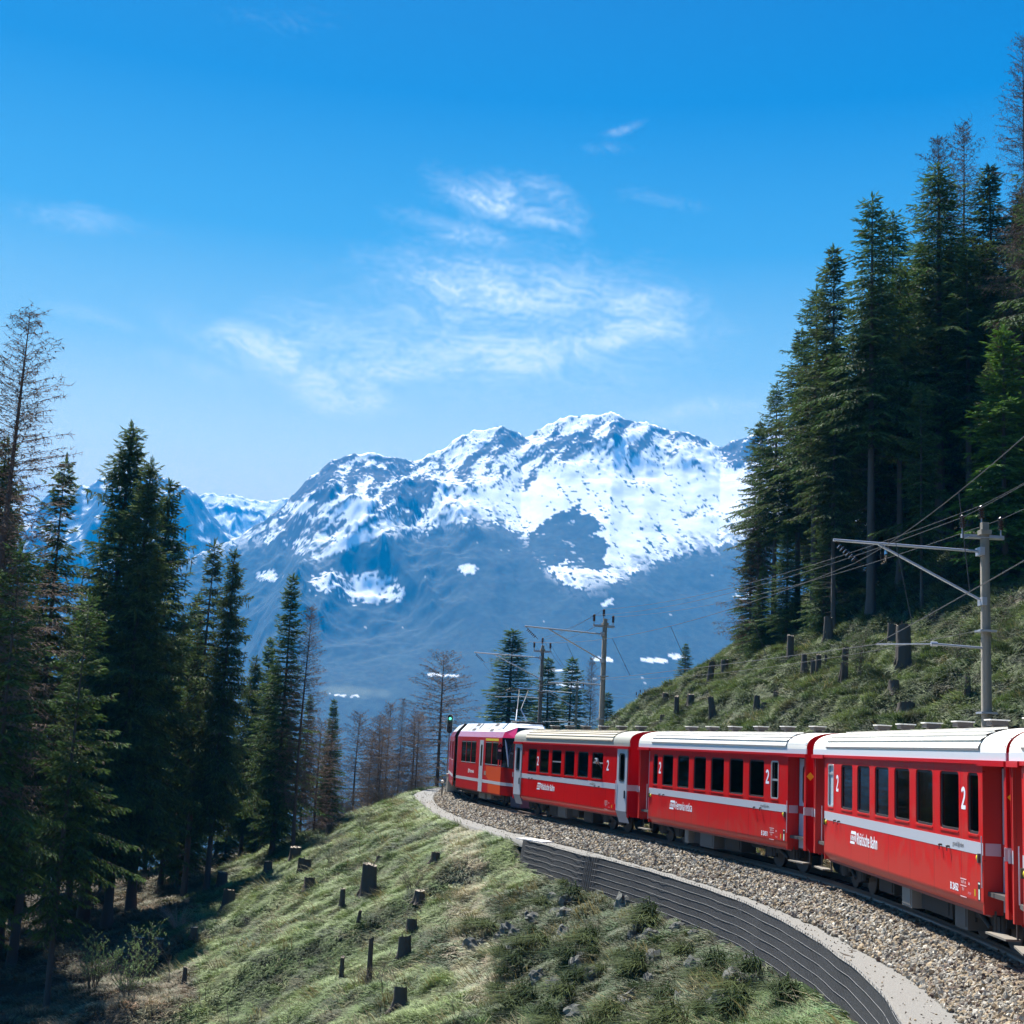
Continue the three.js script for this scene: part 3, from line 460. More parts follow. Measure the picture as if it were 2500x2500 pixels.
function region(c, W, H) { ink(c, 'graub', `${H * 0.62}px sans-serif`, 0, H * 0.75, 1, '#33343a'); ink(c, 'ünden', `${H * 0.62}px sans-serif`, W, H * 0.75, 1, '#33343a', 'right'); c.strokeStyle = '#33343a'; c.lineWidth = H * 0.06; c.beginPath(); c.moveTo(W * 0.44, H * 0.2); c.lineTo(W * 0.58, H * 0.9); c.moveTo(W * 0.58, H * 0.2); c.lineTo(W * 0.46, H * 0.85); c.stroke(); }

const wheelG = (() => { const p = [[0, -0.07], [0.3, -0.05], [0.34, -0.065], [0.375, -0.065], [0.375, 0.02], [0.4, 0.03], [0.4, 0.065], [0.1, 0.05], [0, 0.05]].map(([a, b]) => new THREE.Vector2(a, b)); return new THREE.LatheGeometry(p, 28).rotateZ(Math.PI / 2); })();
const bogieG = join([box(0.14, 0.22, 2.3, -0.82, 0.52, 0), box(0.14, 0.22, 2.3, 0.82, 0.52, 0), box(1.7, 0.2, 0.5, 0, 0.5, 0), ...[-0.82, 0.82].flatMap((x) => [-0.78, 0.78].flatMap((z) => [box(0.2, 0.3, 0.34, x * 1.02, 0.42, z), tube([x * 1.06, 0.32, z - 0.26], [x * 1.06, 0.66, z - 0.26], 0.08, 0.08, 8), tube([x * 1.06, 0.32, z + 0.26], [x * 1.06, 0.66, z + 0.26], 0.08, 0.08, 8)])), tube([-0.95, 0.62, -0.2], [-0.95, 0.34, 0.55], 0.05), tube([0.95, 0.62, -0.2], [0.95, 0.34, 0.55], 0.05)]);
function bogie(parent, z) {
  const b = part('bogie', bogieG, under, parent); b.position.z = z;
  for (const s of [-1, 1]) for (const q of [-0.78, 0.78]) { const w = part('wheel', wheelG, steelDark, b); w.position.set(s * 0.56, 0.375, q); if (s > 0) w.rotation.y = Math.PI; }
  return b;
}
function windowUnit(parent, u0, u1, y0, y1, o = {}) {                   // one window: rubber or metal frame, pane, sill
  const w = part('window', flank(ring(u0, y0, u1, y1, o.metal ? 0.045 : 0.05, 0.09, 0.03), HW - 0.055 + (o.metal ? 0.03 : 0)), o.metal ? alu : rubber, parent);
  if (o.half) { part('pane', flank(ext(roundRect(u0 + 0.03, y0 + 0.03, u1 - 0.03, lerp(y0, y1, o.half), 0.03), 0.006), HW - 0.05), glass, w); part('rail', flank(ext(roundRect(u0 + 0.02, lerp(y0, y1, o.half) - 0.02, u1 - 0.02, lerp(y0, y1, o.half) + 0.035, 0.012), 0.02), HW - 0.048), alu, w); }
  else part('pane', flank(ext(roundRect(u0 + 0.02, y0 + 0.02, u1 - 0.02, y1 - 0.02, 0.07), 0.006), HW - 0.05), o.frosted ? frosted : glass, w);
  if (o.split) part('rail', flank(ext(roundRect(u0 + 0.03, lerp(y0, y1, o.split) - 0.03, u1 - 0.03, lerp(y0, y1, o.split) + 0.03, 0.01), 0.02), HW - 0.04), alu, w);
  part('sill', flank(ext(roundRect(u0 + 0.02, y0 - 0.035, u1 - 0.02, y0 + 0.005, 0.015), 0.035), HW - 0.02), o.sill ?? redPlain, w);
  return w;
}
function coach(o) {
  const t = thing('railway_coach', o.label, 'railway coach', [o.x, 0, o.z], o.yaw * Math.PI / 180, 'red coaches of the train');
  const L = 7.0, S = 5.83, recess = o.recess, red = o.red;
  const y0 = 0.86, wy0 = o.w[0], wy1 = o.w[1], sideS = (holes) => { const s = roundRect(-S, y0, S, EAVE, 0.005); for (const [a, b] of holes) s.holes.push(roundRect(a, wy0, b, wy1, 0.1, THREE.Path)); return s; };
  const holes = o.windows.map((w) => [w[0], w[1]]);
  const curve = (a, b) => { const pos = [], uv = [], idx = []; for (let i = 0; i <= 6; i++) { const k = i / 6, y = lerp(y0, 0.64, k), x = HW - 0.15 * k * k; for (const z of [a, b]) { pos.push(-x, y, z); uv.push(z, y); } } for (let i = 0; i < 6; i++) { const q = i * 2; idx.push(q, q + 2, q + 1, q + 1, q + 2, q + 3); } const g = raw(pos, idx, null, uv); g.computeVertexNormals(); return g; };
  const sideG = [flank(ext(sideS(holes), 0.05), HW - 0.05), curve(-S, S)];
  if (recess) for (const e of [-1, 1]) sideG.push(box(0.34, EAVE - 0.64, 0.05, -HW + 0.18, (EAVE + 0.64) / 2, e * (S - 0.026)), box(0.06, EAVE - 0.7, 0.15, -HW + 0.03, (EAVE + 0.7) / 2, e * (L - 0.075)), box(0.3, EAVE - 0.7, 0.05, -HW + 0.2, (EAVE + 0.7) / 2, e * (L - 0.135)), box(0.4, 0.06, 1.1, -HW + 0.22, EAVE - 0.02, e * 6.4));
  else for (const e of [-1, 1]) sideG.push(box(0.05, EAVE - 0.65, 0.12, -HW + 0.03, (EAVE + 0.65) / 2, e * (L - 0.06)), box(0.05, 0.2, 1.12, -HW + 0.03, EAVE - 0.1, e * 6.36));
  const bodyG = join(sideG); part('body', join([bodyG, other(bodyG)]), red, t);
  part('sole_bar', (() => { const a = flank(ext(roundRect(-S + 0.02, 0.6, S - 0.02, 0.685, 0.02), 0.03), HW - 0.16); return join([a, other(a)]); })(), redDust, t);
  // end walls with a dark gangway opening
  for (const e of [-1, 1]) {
    const s = new THREE.Shape(); s.moveTo(-HW + 0.14, 0.66); s.lineTo(-HW, 0.86); for (let i = 0; i <= 20; i++) s.lineTo(...arch(i / 20)); s.lineTo(HW, 0.86); s.lineTo(HW - 0.14, 0.66); s.lineTo(-HW + 0.14, 0.66);
    const w = part('end_wall', ext(s, 0.05).translate(0, 0, e > 0 ? L - 0.05 : -L), redPlain, t);
    part('gangway_door', box(0.9, 2.1, 0.06, 0, 1.95, e * (L + 0.012)), rubber, w);
    for (const [bx, by] of [[-0.8, 1.25], [-0.8, 0.95], [0.8, 1.25], [0.8, 0.95]]) part('socket', box(0.22, 0.17, 0.09, bx, by, e * (L + 0.035)), under, w);
    part('stripe', box(HW - 0.4, 0.22, 0.008, -(HW + 0.4) / 2 - 0.06, 1.765, e * (L + 0.004)), silver, w);
    if (recess) part('yellow_mark', join([new THREE.BoxGeometry(0.16, 0.16, 0.01).rotateZ(Math.PI / 4).translate(-HW + 0.115, 2.72, e * (L + 0.006))]), yellow, w);
  }
  // roof
  const r = part('roof', [shell(-L - 0.03, L + 0.03, 0, 1, 0, 0, 30)], o.roof[0], t);
  const eb = box(0.03, 0.17, 2 * L + 0.06, -HW - 0.012, EAVE + 0.085, 0); part('eave', [eb, other(eb)], o.roof[1], r);
  const gut = flank(ext(roundRect(-L - 0.04, EAVE - 0.04, L + 0.04, EAVE + 0.03, 0.015), 0.05), HW), gut2 = recess ? [-1, 1].map((e) => box(0.07, 0.1, 1.3, -HW - 0.04, EAVE - 0.02, e * 6.4)) : [-1, 1].map((e) => box(0.07, 0.1, 1.25, -HW - 0.035, EAVE - 0.02, e * 6.4));
  part('gutter', (() => { const g = join([gut, ...gut2]); return join([g, other(g)]); })(), redPlain, t);
  for (const q of [0, 1]) for (const [a, b] of [[0.012, 0.097], [0.097, 0.177], [0.177, 0.25], [0.25, 0.335], [0.335, 0.46]]) {                // overlapping sun-shield boards on the roof
    const zz = o.boards ?? [-5.6, 5.75]; const g = join([shell(zz[0], zz[1], a, b, 0.045, 0.008, 6), shell(zz[0], zz[1], a - 0.001, a + 0.002, 0.0, 0.045, 1)]);
    part('roof_board', q ? other(g) : g, o.roof[2] ?? o.roof[0], r);
  }
  for (const z of [-5.1, -3.1, -1.1, 1.0, 3.0, 5.0]) { const v = part('roof_vent', [box(0.34, 0.1, 0.32, 0, TOP + 0.14, z), box(0.2, 0.1, 0.14, 0, TOP + 0.05, z)], steelDark, r); part('vent_cap', box(0.4, 0.025, 0.38, 0, TOP + 0.2, z), roofWhite, v); }
  // stripe
  const sy = [1.655, 1.872];
  part('stripe', [flank(ext(roundRect(-S, sy[0], S, sy[1], 0.002), 0.004), HW), ...(recess ? [-1, 1].flatMap((e) => [box(0.28, sy[1] - sy[0], 0.006, -HW + 0.18, (sy[0] + sy[1]) / 2, e * S + 0.004 * e), box(0.004, sy[1] - sy[0], 0.15, -HW - 0.003, (sy[0] + sy[1]) / 2, e * (L - 0.075))]) : [])], silver, t);
  for (const e of [-1, 1]) {                                            // a door on the left at each end
    if (recess) {
      const d = part('door', box(0.05, 2.5, 0.95, -HW + 0.36, 1.95, e * 6.36), doorGrey, t);
      part('pane', flank(ext(roundRect(e * 6.36 - 0.26, 1.95, e * 6.36 + 0.26, 3.0, 0.12), 0.012), HW - 0.338), glassDark, d); part('stripe', box(0.012, 0.217, 0.95, -HW + 0.332, 1.763, e * 6.36), redPlain, d);
      const st = part('step_board', box(0.26, 0.035, 0.95, -HW + 0.12, 0.35, e * 6.4), plank, t); part('hanger', [-0.5, 0.5].map((q) => box(0.03, 0.36, 0.03, -HW + 0.2, 0.53, e * 6.36 + q)), steelDark, st);
    } else {
      const s = roundRect(e * 6.36 - 0.5, 0.86, e * 6.36 + 0.5, EAVE - 0.06, 0.02); s.holes.push(roundRect(e * 6.36 - 0.24, 2.02, e * 6.36 + 0.24, 3.02, 0.1, THREE.Path));
      const d = part('door', flank(ext(s, 0.045), HW - 0.02), doorGrey, t);
      part('pane', flank(ext(roundRect(e * 6.36 - 0.24, 2.02, e * 6.36 + 0.24, 3.02, 0.1), 0.008), HW - 0.005), glassDark, d); part('frame', flank(ring(e * 6.36 - 0.28, 1.98, e * 6.36 + 0.28, 3.06, 0.045, 0.13, 0.012), HW + 0.022), rubber, d);
      const fs = new THREE.BufferGeometry(); const P = [[HW + 0.025, 0.86], [HW - 0.14, 0.42]]; fs.setAttribute('position', new THREE.BufferAttribute(new Float32Array([-P[0][0], P[0][1], e * 6.36 - 0.5, -P[1][0], P[1][1], e * 6.36 - 0.5, -P[0][0], P[0][1], e * 6.36 + 0.5, -P[0][0], P[0][1], e * 6.36 + 0.5, -P[1][0], P[1][1], e * 6.36 - 0.5, -P[1][0], P[1][1], e * 6.36 + 0.5]), 3)); fs.computeVertexNormals();
      part('foot_panel', fs, doorFoot, d); part('handle', [box(0.04, 0.26, 0.05, -HW - 0.04, 1.5, e * 6.36 + 0.34), box(0.02, 0.3, 0.09, -HW - 0.03, 1.5, e * 6.36 + 0.34)], rubber, d);
    }
    part('handrail', [tube([-HW - 0.05, 1.1, e * (S + (recess ? 0.06 : 0.02))], [-HW - 0.05, 2.0, e * (S + (recess ? 0.06 : 0.02))], 0.012, 0.012, 6)], alu, t);
  }
  for (const [a, b, k = {}] of o.windows) windowUnit(t, a, b, wy0, wy1, { ...k, sill: red });
  // right flank: the same windows mirrored so that light comes in from beyond
  for (const [a, b] of o.windows) { const w = part('window', other(flank(ring(a, wy0, b, wy1, 0.05, 0.09, 0.03), HW - 0.055)), rubber, t); part('pane', other(flank(ext(roundRect(a + 0.02, wy0 + 0.02, b - 0.02, wy1 - 0.02, 0.07), 0.006), HW - 0.05)), glass, w); }
  // inside
  const seats = []; for (let u = -4.7; u < 4.9; u += 1.52) for (const x of [-0.75, 0.75]) seats.push(box(0.95, 1.05, 0.12, x, 1.6, u), box(0.95, 0.12, 1.1, x, 1.42, u));
  part('interior', [box(2.5, 0.08, 13.7, 0, 1.0, 0), box(2.5, 0.04, 13.7, 0, 3.34, 0), box(2.5, 2.3, 0.05, 0, 2.15, -5.75), box(2.5, 2.3, 0.05, 0, 2.15, 5.75)], inner, t); part('seat', seats, seatMat, t);
  // running gear
  bogie(t, -4.6); bogie(t, 4.6);
  part('underframe', [box(1.9, 0.25, 13.4, 0, 0.78, 0), box(0.25, 0.3, 13.8, 0, 0.7, 0), ...[-1, 1].map((e) => tube([0, 0.62, e * 6.9], [0, 0.62, e * 7.5], 0.09, 0.09))], under, t);
  for (const [u, w, h, m, dx = 0.12] of o.boxes) part('equipment_box', [box(0.5, h, w, -HW + 0.25 + dx, 0.66 - h / 2, u), box(0.02, h * 0.75, w * 0.8, -HW + dx - 0.008, 0.66 - h / 2, u)], m, t);
  for (const z of [-4.4, -3.5, 4.0]) part('tank', tube([-0.55, 0.55, z - 0.5], [-0.55, 0.55, z + 0.5], 0.15, 0.15, 12).translate(0, 0, z > 0 ? -1.6 : 2.2), under, t);
  // marks
  const logo = o.text; lettering(t, 'lettering', o.textW, 0.38, 640, (c, W, H) => railwayMark(c, W, H, logo), o.textU, 1.38);
  for (const [u, yy] of o.twos) lettering(t, 'class_number', 0.25, 0.46, 64, two, u, yy);
  lettering(t, 'emblem', 0.62, 0.17, 128, region, o.regionU, 1.765, HW + 0.004);
  if (o.number) lettering(t, 'lettering', 0.55, 0.2, 192, (c, W, H) => ink(c, o.number, `bold ${H * 0.95}px sans-serif`, 0, H * 0.86, 0.78), 4.35, 0.98);
  lettering(t, 'data_panel', 0.95, 0.36, 192, (c, W, H) => { c.fillStyle = '#e6b9b9'; for (const y of [0.04, 0.38, 0.92]) c.fillRect(0, H * y, W * 0.34, H * 0.05); ink(c, '14.91 m', `${H * 0.22}px sans-serif`, W * 0.03, H * 0.3, 0.9, '#eccaca'); ink(c, '15 t', `${H * 0.22}px sans-serif`, W * 0.08, H * 0.64, 0.9, '#eccaca'); ink(c, '48', `${H * 0.2}px sans-serif`, W * 0.44, H * 0.3, 1, '#eccaca'); ink(c, 'R 18 t', `${H * 0.18}px sans-serif`, W * 0.42, H * 0.75, 1, '#e0a0b0'); c.fillStyle = '#c9b400'; c.fillRect(W * 0.78, H * 0.4, W * 0.05, H * 0.35); }, 5.12, 1.0);
  if (recess) { lettering(t, 'label_plate', 0.12, 0.33, 32, (c, W, H) => { c.fillStyle = '#1c2220'; c.fillRect(0, 0, W, H); c.fillStyle = '#dfe4d6'; c.fillRect(W * 0.1, H * 0.05, W * 0.8, H * 0.1); c.fillRect(W * 0.25, H * 0.4, W * 0.5, H * 0.55); }, 5.62, 1.02); for (const u of [-5.72, 5.7]) { part('hook', box(0.05, 0.16, 0.05, -HW - 0.03, 1.6, u), steelDark, t); part('yellow_mark', new THREE.SphereGeometry(0.055, 10, 8).scale(0.5, 1, 1).translate(-HW - 0.01, 1.6, u - 0.12 * Math.sign(u)), yellow, t); }; }
  for (const u of [-4.6, -4.2, 3.6, 4.05]) part('hook', [box(0.05, 0.035, 0.035, -HW - 0.025, 1.69, u), new THREE.SphereGeometry(0.024, 8, 6).translate(-HW - 0.055, 1.69, u), tube([-HW - 0.055, 1.69, u], [-HW - 0.055, 1.6, u], 0.012, 0.01, 5)], steelDark, t);
  return t;
}
const six = (u0, pitch, w, k) => Array.from({ length: 6 }, (_, i) => [u0 + i * pitch, u0 + i * pitch + w, (k && k[i]) || {}]);
const frost = { metal: 1, frosted: 1, split: 0.78 };
coach({ label: 'red coach nearest the camera with seven dark windows and a frosted one, numbered B 2452', x: 10.003, z: -30.267, yaw: 0.23, recess: true, red: redA, roof: [roofWhite, roofPale], w: [2.0, 3.1], windows: [[-5.45, -4.86, frost], ...six(-4.12, 1.522, 1.09), [5.05, 5.62]], text: 'Rhätische Bahn', textW: 2.5, textU: -1.95, twos: [[-4.48, 2.62], [4.84, 2.62]], regionU: 4.55, number: 'B 2452', boxes: [[0.7, 0.7, 0.46, boxGrey, 0.2], [3.8, 0.7, 0.5, boxDim, 0.3], [2.2, 1.9, 0.42, under, 0.35], [-1.5, 1.2, 0.4, under, 0.4]] });
coach({ label: 'middle red coach lettered Ferrovia retica, between the nearest and the beige-roofed coach', x: 8.223, z: -44.978, yaw: 13.52, recess: true, red: redB, roof: [roofWhite, roofPale, std([0.74, 0.71, 0.65], 0.65)], w: [2.0, 3.1], windows: [[-5.45, -4.96], ...six(-4.49, 1.52, 1.09), [4.69, 5.21, { metal: 1, split: 0.5 }]], text: 'Ferrovia retica', textW: 2.5, textU: -2.4, twos: [[-4.72, 2.62], [4.45, 2.62]], regionU: 4.3, number: 'B 2451', boxes: [[-2.55, 0.35, 0.5, boxGrey, 0.25], [-0.65, 1.2, 0.5, boxDim, 0.22], [1.2, 1.3, 0.45, under, 0.35], [-1.7, 0.8, 0.45, under, 0.35]] });
coach({ label: 'red coach with weathered beige roof and pale grey end doors, coupled behind the railcar', x: 4.119, z: -59.38, yaw: 17.84, recess: false, red: redC, roof: [roofBeige2, roofBeige2, roofBeige], boards: [-5.3, 5.35], w: [1.97, 3.04], windows: six(-4.95, 1.612, 1.22, [0, 0, { half: 0.52 }, 0, 0, { half: 0.6 }]), text: 'Rhätische Bahn', textW: 2.5, textU: -2.3, twos: [[-3.55, 2.5], [4.85, 2.55]], regionU: 3.3, number: '', boxes: [[-0.7, 1.1, 0.5, boxDim, 0.22], [0.6, 0.8, 0.4, under, 0.35], [-2.0, 1.0, 0.5, under, 0.3], [2.2, 1.0, 0.5, under, 0.3]] });
coach({ label: 'red coach cut off by the right edge of the picture', x: 8.31, z: -15.62, yaw: -12.9, recess: true, red: redA, roof: [roofWhite, roofPale], w: [2.0, 3.1], windows: [[-5.45, -4.96], ...six(-4.49, 1.52, 1.09), [4.69, 5.21]], text: 'Rhätische Bahn', textW: 2.5, textU: -2.2, twos: [[-4.72, 2.62], [4.45, 2.62]], regionU: 4.3, number: 'B 2454', boxes: [[-1.9, 0.45, 0.6, boxGrey], [0.6, 1.2, 0.66, boxGrey]] });
// the electric railcar in front
{
  const redLoco = phys([1, 1, 1], 0.3, { map: grime(61, 0.1), clearcoat: 0.6, clearcoatRoughness: 0.12 }); redLoco.map.repeat.set(0.16, 0.16);
  const orange = phys([0.8, 0.09, 0.012], 0.3, { clearcoat: 0.5, clearcoatRoughness: 0.15 }), band = phys([0.42, 0.06, 0.12], 0.28, { clearcoat: 0.8, clearcoatRoughness: 0.12 }), white = phys([0.8, 0.8, 0.81], 0.35, { clearcoat: 0.4 }), grey = std([0.4, 0.41, 0.43], 0.6), black = phys([0.015, 0.015, 0.02], 0.12, { clearcoat: 0.6 });
  const prof = [[-1.33, 0.62], [-1.33, 3.5], [-1.2, 3.8], [-0.78, 4.26], [0.78, 4.26], [1.2, 3.8], [1.33, 3.5], [1.33, 0.62]];
  const quad = (a, b, c, d) => [...a, ...b, ...c, ...a, ...c, ...d], face = (...qs) => { const g = raw(qs.flat()); g.computeVertexNormals(); return g; };
  const strip = (k, u0, u1) => face(quad([...prof[k], u0], [...prof[k], u1], [...prof[k + 1], u1], [...prof[k + 1], u0]));
  function section(label, pos, yaw, u0, u1, holes) {
    const t = thing('railcar', label, 'railcar', pos, yaw * Math.PI / 180, 'sections of the electric railcar');
    const s = roundRect(u0, 0.62, u1, 3.5, 0.02); for (const [a, b] of holes) s.holes.push(roundRect(a, 2.05, b, 3.27, 0.06, THREE.Path));
    const side = flank(ext(s, 0.05), HW - 0.05); part('body', join([side, other(flank(ext((() => { const q = roundRect(-u1, 0.62, -u0, 3.5, 0.02); for (const [a, b] of holes) q.holes.push(roundRect(-b, 2.05, -a, 3.27, 0.06, THREE.Path)); return q; })(), 0.05), HW - 0.05))]), redLoco, t);
    part('cant_rail', [strip(1, u0, u1), strip(5, u0, u1)], band, t);
    const r = part('roof', [strip(2, u0, u1), strip(3, u0, u1), strip(4, u0, u1)], white, t);
    part('end_wall', (() => { const q = new THREE.Shape(); prof.forEach(([x, y], i) => (i ? q.lineTo(x, y) : q.moveTo(x, y))); return ext(q, 0.04).translate(0, 0, u0); })(), std([0.25, 0.25, 0.26], 0.7), t);
    part('gangway', [0, 1, 2, 3, 4].map((i) => box(2.2 - (i % 2) * 0.12, 2.7, 0.1, 0, 2.2, u0 - 0.07 - i * 0.12)), rubber, t);
    for (const [a, b] of holes) { const w = part('window', flank(ring(a, 2.05, b, 3.27, 0.04, 0.06, 0.03), HW - 0.045), black, t); part('pane', flank(ext(roundRect(a + 0.01, 2.06, b - 0.01, 3.26, 0.05), 0.006), HW - 0.035), glassDark, w); part('sill', flank(ext(roundRect(a + 0.05, 2.07, b - 0.05, 2.1, 0.01), 0.02), HW - 0.012), alu, w); part('top_rail', flank(ext(roundRect(a + 0.08, 3.215, b - 0.08, 3.24, 0.01), 0.02), HW - 0.016), alu, w); }
    part('stripe', flank(ext(roundRect(u0, 1.1, u1, 1.26, 0.002), 0.004), HW), silver, t);
    part('interior', [box(2.4, 0.06, u1 - u0 - 0.1, 0, 1.1, (u0 + u1) / 2), box(2.4, 0.06, u1 - u0 - 0.1, 0, 3.45, (u0 + u1) / 2), box(0.9, 1.2, u1 - u0 - 0.4, 0.7, 1.7, (u0 + u1) / 2)], inner, t);
    part('underframe', [box(2.0, 0.34, u1 - u0 - 0.6, 0, 0.52, (u0 + u1) / 2)], under, t); part('skirt', flank(ext(roundRect(u0, 0.55, u1, 0.64, 0.01), 0.03), HW - 0.06), redDust, t);
    return [t, r];
  }
  const [t, r] = section('red railcar section with cab and orange panel, coupled ahead of the beige-roofed coach', [-0.35, 0, -76.6], 14.5, -3.45, 6.9, [[-2.35, -1.2], [-1.14, 0.02], [0.08, 1.28], [3.4, 4.78], [4.86, 6.2], [6.42, 6.78]]);
  const d = part('door', flank(ext((() => { const s = roundRect(2.13, 0.6, 2.98, 3.34, 0.02); s.holes.push(roundRect(2.4, 1.95, 2.78, 3.1, 0.08, THREE.Path)); return s; })(), 0.03), HW - 0.02), doorGrey, t);
  part('pane', flank(ext(roundRect(2.4, 1.95, 2.78, 3.1, 0.08), 0.006), HW), glassDark, d);
  part('panel', flank(ext((() => { const s = new THREE.Shape(); s.moveTo(4.3, 0.64); s.lineTo(6.9, 0.64); s.lineTo(6.9, 2.0); s.lineTo(3.7, 2.0); s.lineTo(3.7, 1.5); s.lineTo(4.3, 1.3); s.lineTo(4.3, 0.64); return s; })(), 0.002), HW), orange, t);
  part('yellow_mark', flank(ext(roundRect(3.4, 3.32, 6.2, 3.44, 0.01), 0.003), HW), yellow, t);
  lettering(t, 'lettering', 1.6, 0.26, 384, (c, W, H) => railwayMark(c, W, H, 'Ferrovia'), 0.35, 1.62);
  part('crest', flank(ext(roundRect(3.35, 1.5, 3.75, 1.72, 0.05), 0.004), HW + 0.002), std([0.25, 0.18, 0.15], 0.6), t);
  for (const [a, b, k0, k1, m] of [[-1.9, -1.2, 0.1, 0.8, grey], [-0.7, -0.4, 0.1, 0.85, grey], [-0.75, 0.1, 0.1, 0.35, steelDark], [-0.7, 0.1, 0.65, 0.95, steelDark], [0.5, 0.8, 0.35, 0.95, steelDark], [2.1, 3.1, 0.3, 0.9, grey], [3.5, 4.2, 0.05, 0.3, steelDark], [3.6, 4.3, 0.65, 0.95, steelDark], [4.8, 5.5, 0.25, 0.9, grey], [5.8, 6.05, 0.3, 1, black]]) {
    const P = (k) => [lerp(prof[2][0], prof[3][0], k) - 0.012, lerp(prof[2][1], prof[3][1], k) + 0.012]; part('roof_grille', face(quad([...P(k0), a], [...P(k0), b], [...P(k1), b], [...P(k1), a])), m, r);
  }
  // cab: faces drawn in to a narrower nose with a raked windscreen
  const A = 6.9, N = 8.9, a = prof, n = { sill: [-0.98, 1.95], low: [-1.02, 0.62] };
  const P = { c: [-1.33, 3.5, A], b: [-1.2, 3.8, A], t: [-0.78, 4.26, A], m: [-1.33, 2.02, A], f: [-1.33, 0.62, A], ns: [-1.0, 1.95, N], nf: [-1.0, 0.62, N], nl: [-1.04, 1.3, N], br: [-0.9, 3.5, A + 0.95], bt: [-0.7, 4.05, A + 0.6], hood: [-1.18, 3.5, A + 0.35], pil: [-1.12, 2.0, A + 1.0] };
  const M = ([x, y, z]) => [-x, y, z], both = (...q) => [...quad(...q), ...quad(...[...q].reverse().map(M))];
  part('cab_side', face(both(P.f, P.nf, P.ns, P.m)), redLoco, t); part('cab_window', face(both(P.m, P.ns, P.br, P.c)), black, t);
  part('hood', face(both(P.c, P.br, P.bt, P.b), both(P.c, P.br, P.br, P.b)), phys([0.55, 0.02, 0.1], 0.22, { clearcoat: 0.8 }), t); part('roof_end', face(both(P.b, P.bt, P.bt, P.t), quad(P.t, P.bt, M(P.bt), M(P.t))), white, t);
  part('windscreen', face(quad(P.br, P.ns, M(P.ns), M(P.br)), quad(P.bt, P.br, M(P.br), M(P.bt))), black, t); part('nose', face(quad(P.ns, P.nf, M(P.nf), M(P.ns))), redLoco, t);
  part('window_pillar', tube([-1.2, 3.4, A + 0.2], [-1.14, 2.05, A + 0.85], 0.045, 0.045, 6), silver, t);
  part('stripe', face(quad([-1.335, 1.1, A], [-1.012, 1.1, N], [-1.012, 1.26, N], [-1.335, 1.26, A])), silver, t);
  const mir = part('mirror', [box(0.24, 0.75, 0.26, -1.5, 2.75, A + 0.1), box(0.2, 0.06, 0.08, -1.4, 3.12, A + 0.05)], black, t); part('glass', box(0.16, 0.1, 0.01, -1.5, 2.85, A + 0.24), alu, mir);
  part('plough', face(quad([-1.15, 0.62, N - 0.6], [-0.9, 0.62, N + 0.35], [-0.85, 0.12, N + 0.45], [-1.1, 0.12, N - 0.5]), quad([-0.9, 0.62, N + 0.35], [0.9, 0.62, N + 0.35], [0.85, 0.12, N + 0.45], [-0.85, 0.12, N + 0.45])), std([0.1, 0.12, 0.18], 0.35, { metalness: 0.5 }), t);
  part('coupler', tube([0, 0.6, N], [0, 0.6, N + 0.75], 0.12), under, t);
  bogie(t, -1.2); bogie(t, 6.0); part('equipment_box', [box(0.6, 0.35, 1.4, -0.85, 0.4, 2.4), box(0.6, 0.3, 0.9, -0.85, 0.42, 4.0)], boxGrey, t);
  part('roof_rail', [tube([-0.7, 4.34, 6.2], [0.2, 4.34, 6.9], 0.03), tube([0.2, 4.34, 6.9], [0.9, 4.34, 6.9], 0.03), box(1.5, 0.07, 0.5, 0.2, 4.31, 6.5)], under, r);
  const pan = part('pantograph', [tube([-0.3, 4.42, 5.6], [-0.1, 5.05, 5.0], 0.035), tube([0.3, 4.42, 5.6], [0.1, 5.05, 5.0], 0.035), tube([-0.1, 5.05, 5.0], [-0.25, 6.05, 5.75], 0.028), tube([0.1, 5.05, 5.0], [0.25, 6.05, 5.75], 0.028), box(0.9, 0.08, 0.7, 0, 4.36, 5.5)], alu, t);
  part('contact_strip', [box(1.5, 0.035, 0.06, 0, 6.08, 5.72), box(1.5, 0.035, 0.06, 0, 6.08, 5.92), tube([-0.75, 6.08, 5.82], [-1.0, 5.95, 5.82], 0.02), tube([0.75, 6.08, 5.82], [1.0, 5.95, 5.82], 0.02)], steelDark, pan);
  section('front section of the red electric railcar disappearing round the bend', [-1.75, 0, -86.6], 3.5, -5.6, 5.4, [[-4.6, -3.4], [-3.2, -2], [0.5, 1.6], [1.8, 2.9], [3.1, 4.2]]);
}
